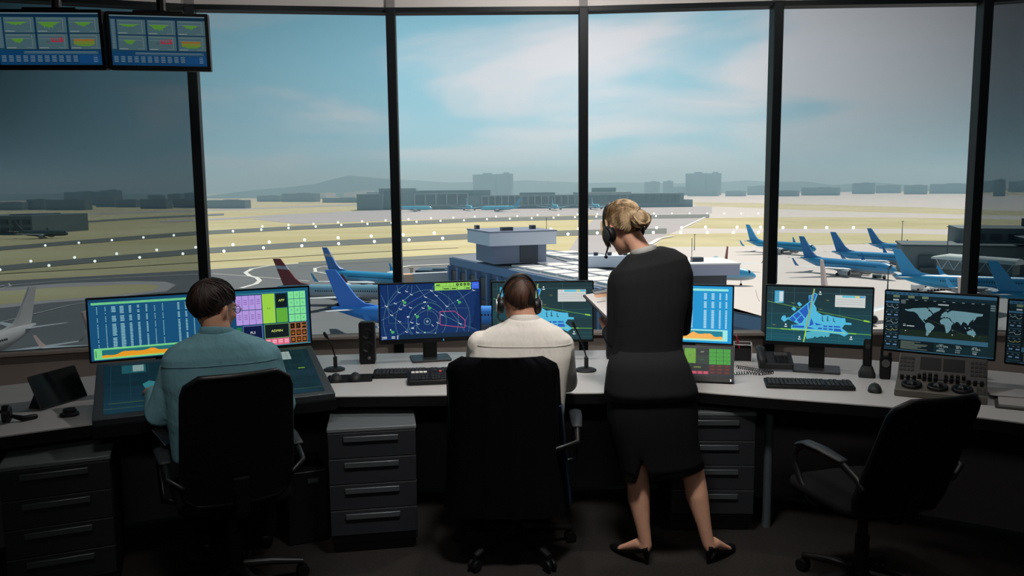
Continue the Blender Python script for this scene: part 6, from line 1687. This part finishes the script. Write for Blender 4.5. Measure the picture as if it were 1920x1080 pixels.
# ---- seated men
def seated(label, rows, Y, yaw, shirt, hc, HR, neck, L_arm, R_arm, hips, thigh_dir, skin, seed, hands):
    t = thing('person', label, 'person', (0, 0, 0))
    b = MB(); head_parts(b, hc, HR, .98)
    b.tube([neck + Vector((0, 0, -.06)), neck, neck.lerp(hc, .5) + Vector((0, -.012, 0)), hc + HR @ Vector((0, -.018, -.02))], [.072, .064, .058, .060], 16)
    b.loft(pxr(rows, Y, yaw, -.025))
    for A_ in (L_arm, R_arm): b.tube([A_[0], A_[0].lerp(A_[1], .5), A_[1], A_[1].lerp(A_[2], .5), A_[2]], [.046, .044, .038, .036, .026], 12, round_ends=True)
    d = Vector((cos(yaw + pi / 2), sin(yaw + pi / 2), 0)); sx = Vector((cos(yaw), sin(yaw), 0))
    legs = []
    for g in (-1, 1):
        h0 = hips + sx * g * .09; kn = h0 + d * .44 + sx * g * .05 + Vector((0, 0, .03)); an = kn + d * .02 + Vector((0, 0, -.44 - .03)); an.z = .10
        legs.append((h0, kn, an))
        b.tube([h0, h0.lerp(kn, .5), kn, kn.lerp(an, .4), an], [.075, .066, .05, .048, .034], 14)
        b.tube([an, an + d * .05 + Vector((0, 0, -.05)), an + d * .14 + Vector((0, 0, -.068))], [.034, .034, .026], 12, round_ends=True)
    for (w_, dr, pn, side, curl) in hands: hand(b, w_, dr, pn, 1.0, curl, side)
    b.build('body', skin, t, remesh=.0062, relax=4)
    eyes(t, hc, HR, .98)
    s = MB(); s.loft(pxr(rows, Y, yaw, .008))
    for A_ in (L_arm, R_arm):
        s.tube([A_[0], A_[0].lerp(A_[1], .3), A_[0].lerp(A_[1], .65), A_[1], A_[1].lerp(A_[2], .3), A_[1].lerp(A_[2], .62), A_[1].lerp(A_[2], .86)], [.070, .064, .059, .058, .055, .049, .046], 16, round_ends=True)
        s.ell(A_[0] + Vector((0, 0, .005)), (.068, .068, .06))
    s.build('shirt', shirt, t, remesh=.007, relax=5)
    yk = pxr(rows[3:5], Y, yaw, .0092, n=48); ring = [p_.lerp(q_, .25) for p_, q_ in zip(*yk)]
    MB().tube([ring[k] for k in range(25, 48)], .0016, 6).build('yoke_seam', shirt, t, smooth=80)
    c = MB(); c.tube([neck + Vector((.068 * cos(a), .066 * sin(a) - .006, .006 - .018 * sin(a))) for a in [2 * pi * k / 28 for k in range(29)]], [(.021, .005)] * 29, 8, up=(1, 0, 0)); c.build('collar', shirt, t, smooth=80)
    tr = MB(); tr.loft([supring(hips + Vector((0, 0, z)), w_, dd, yaw) for z, w_, dd in ((-.09, .15, .11), (-.04, .18, .13), (.06, .175, .125), (.14, .165, .12))])
    for h0, kn, an in legs: tr.tube([h0, h0.lerp(kn, .5), kn, kn.lerp(an, .4), an + Vector((0, 0, -.02))], [.095, .084, .070, .066, .058], 16, round_ends=True)
    tr.build('trousers', M_trou, t, remesh=.009, relax=4)
    for h0, kn, an in legs:
        rings = []
        for x, w_, zt_ in ((-.055, .020, .06), (-.045, .034, .085), (0, .038, .10), (.06, .042, .075), (.12, .046, .055), (.17, .042, .045), (.205, .024, .03)):
            p = an + d * x; p.z = 0
            rings.append([p + sx * (w_ * cos(a)) + Vector((0, 0, zt_ / 2 + zt_ / 2 * sin(a))) for a in [2 * pi * k / 16 for k in range(16)]])
        MB().loft(rings).build('shoe', M_shoe, t, smooth=60)
    return t
# man in the white shirt
h2 = at(972, 566, 3.92); HR2 = Matrix.Rotation(radians(9), 3, 'Z') @ Matrix.Rotation(radians(-10), 3, 'X') @ Matrix.Rotation(radians(3), 3, 'Y')
R2 = [(985, 597, 27, .060), (986, 606, 42, .072), (983, 616, 66, .088), (980, 634, 86, .104), (976, 668, 92, .116), (971, 720, 88, .120), (968, 790, 84, .120), (967, 850, 86, .120)]
n2 = at(984, 603, 3.875)
LA2 = [at(903, 646, 3.87), at(886, 724, 3.99), at(938, 697, 4.30)]; RA2 = [at(1050, 648, 3.87), at(1062, 716, 4.00), at(1012, 693, 4.30)]
m2 = seated('seated man in white shirt with headset, short brown hair, seen from behind', R2, 3.86, radians(-2), M_whites, h2, HR2, n2, LA2, RA2, Vector((.0, 3.88, .55)), None, M_skin, 2, [(LA2[2], (.3, .9, -.15), (0, 0, -1), -1, .35), (RA2[2], (-.3, .9, -.15), (0, 0, -1), 1, .35)])
hair_shell(m2, h2, HR2, (.079, .104, .094), (0, -.62, .80), lambda ph: radians(88) + radians(14) * max(0, cos(ph)) + radians(13) * max(0, -cos(ph)), M_brown2, 420, 5, s=.98, lift=.005, swirl=.25, thick=.0014)
headset('silver-banded headset with black ear cups worn by the man in white shirt', h2, HR2, .98, -1, .094, silver=True, back=-.012, lean=.062)
# man in the teal shirt
h1 = at(401, 579, 3.56); HR1 = Matrix.Rotation(radians(-30), 3, 'Z') @ Matrix.Rotation(radians(-12), 3, 'X') @ Matrix.Rotation(radians(2), 3, 'Y')
R1 = [(408, 621, 26, .060), (409, 631, 44, .074), (411, 642, 68, .090), (414, 664, 88, .106), (418, 710, 93, .118), (425, 770, 90, .120), (432, 850, 86, .120)]
n1 = at(407, 626, 3.52)
LA1 = [at(336, 676, 3.47), at(297, 778, 3.42), at(289, 736, 3.68)]; RA1 = [at(497, 668, 3.57), at(531, 758, 3.66), at(505, 735, 3.91)]
m1 = seated('seated man in teal shirt and glasses, dark brown hair, at the touch table', R1, 3.51, radians(20), M_teal, h1, HR1, n1, LA1, RA1, Vector((-1.245, 3.53, .56)), None, M_skin, 4, [(LA1[2], at(282, 729, 3.77) - LA1[2], (.2, .1, -1), -1, .3), (RA1[2], (-.25, .95, .1), (0, 0, -1), 1, .3)])
hair_shell(m1, h1, HR1, (.083, .110, .100), (.12, -.62, .80), lambda ph: radians(90) + radians(16) * max(0, cos(ph)) + radians(16) * max(0, -cos(ph)), M_brown, 520, 9, s=.98, lift=.009, swirl=.5, thick=.0018, wob=.05)
g = thing('eyeglasses', 'thin dark eyeglasses worn by the man in the teal shirt', 'glasses', h1, 0)
def G(p): return HR1 @ (Vector(p) * .98)
for sg in (-1, 1):
    MB().tube([G((sg * .034 + .022 * cos(a), .112 - .012 * abs(sg * .034 + .022 * cos(a)) / .06, .008 + .016 * sin(a))) for a in [2 * pi * k / 20 for k in range(21)]], .0018, 6).build('lens_rim', M_black, g)
    MB().tube([G((sg * .060, .106, .014)), G((sg * .078, .09, .014)), G((sg * .083, .02, .008)), G((sg * .082, -.01, -.004))], .0018, 6).build('temple_arm', M_black, g)
MB().tube([G((-.009, .112, .010)), G((0, .115, .013)), G((.009, .112, .010))], .0018, 6).build('bridge', M_black, g)
# tablet lying on his lap, edge catching the light
p = at(310, 836, 3.40); lt = thing('lap_tablet', 'dark tablet with bright metal edge on the lap of the man in teal', 'tablet', p, 0)
q0 = at(289, 811, 3.52) - p; q2 = at(322, 829, 3.48) - p; up_n = q0.cross(q2).normalized()
if up_n.z < 0: up_n = -up_n
a_ = [Vector((0, 0, 0)), q2 * 1.4, q2 * 1.4 + q0 * 1.2, q0 * 1.2]
MB().add([v for v in a_] + [v - up_n * .006 for v in a_], [(0, 1, 2, 3), (7, 6, 5, 4), (0, 4, 5, 1), (1, 5, 6, 2), (2, 6, 7, 3), (3, 7, 4, 0)]).build('tablet_case', M_black, lt, bevel=.001)
MB().tube([a_[3], a_[0], a_[1]], .0022, 6).build('metal_edge', M_silver, lt)
# ------------------------------------------------------------------ lamps out of view: the middle downlight, the rest added as fill
M_unseen_lampcan = mat('unseen_lamp_can', (200, 200, 200), 0.5)
M_lampglow = emis('lamp_glow', (255, 244, 230), 6)
def downlight(x, y, tx, ty, energy, cone, label):  # makes the middle downlight and the added fills beside it
    t = thing('unseen_light', label, 'ceiling light', (x, y, ZC))
    MB().lathe([(.14, -.012), (.14, 0), (.11, 0), (.11, -.012)], 24).build('unseen_lamp_ring', M_unseen_lampcan, t)
    l = lamp('downlight_or_fill', 'SPOT', (x, y, ZC - .03), (tx, ty, 0.8), energy, (1.0, .96, .92), spot_size=cone, spot_blend=1.0, shadow_soft_size=.25)
downlight(0.25, 2.55, 0.30, 3.95, 400, radians(66), 'round ceiling downlight above the middle of the desk')
downlight(-1.0, 2.3, -1.20, 3.50, 120, radians(38), 'added round fill light above the teal-shirted man')  # added fill, put in to brighten the man's back
downlight(1.7, 2.9, 1.55, 4.2, 48, radians(70), 'added round fill light above the empty chair')  # added fill for the right end of the desk
for lx, ly, en in ((0.35, 4.9, 70), (-1.7, 4.9, 7), (2.2, 4.9, 9)):  # added fills that brighten the header and the low wall
    t = thing('unseen_light', 'small added fill light close to the windows', 'ceiling light', (lx, ly, ZC), 0, 'added fill lights by the windows')
    MB().lathe([(.06, -.03), (.06, 0), (.05, 0), (.05, -.03)], 20).build('unseen_lamp_ring', M_unseen_lampcan, t)
    lamp('header_fill', 'POINT', (lx, ly, ZC - .08), (lx, ly, 0), en, (1.0, .96, .92), shadow_soft_size=.05)
t = thing('unseen_light', 'long added fill light at the back of the room', 'ceiling light', (.3, -1.9, ZC), 0)  # added fill behind the camera, brightens the panel under the desk
MB().box((0, 0, -.05), (2.6, .36, .1)).build('fill_housing', M_unseen_lampcan, t, bevel=.01)
lamp('back_fill', 'AREA', (.3, -1.88, ZC - .13), (.4, 4.6, .6), 26, (1.0, .97, .93), shape='RECTANGLE', size=2.4, size_y=.3)
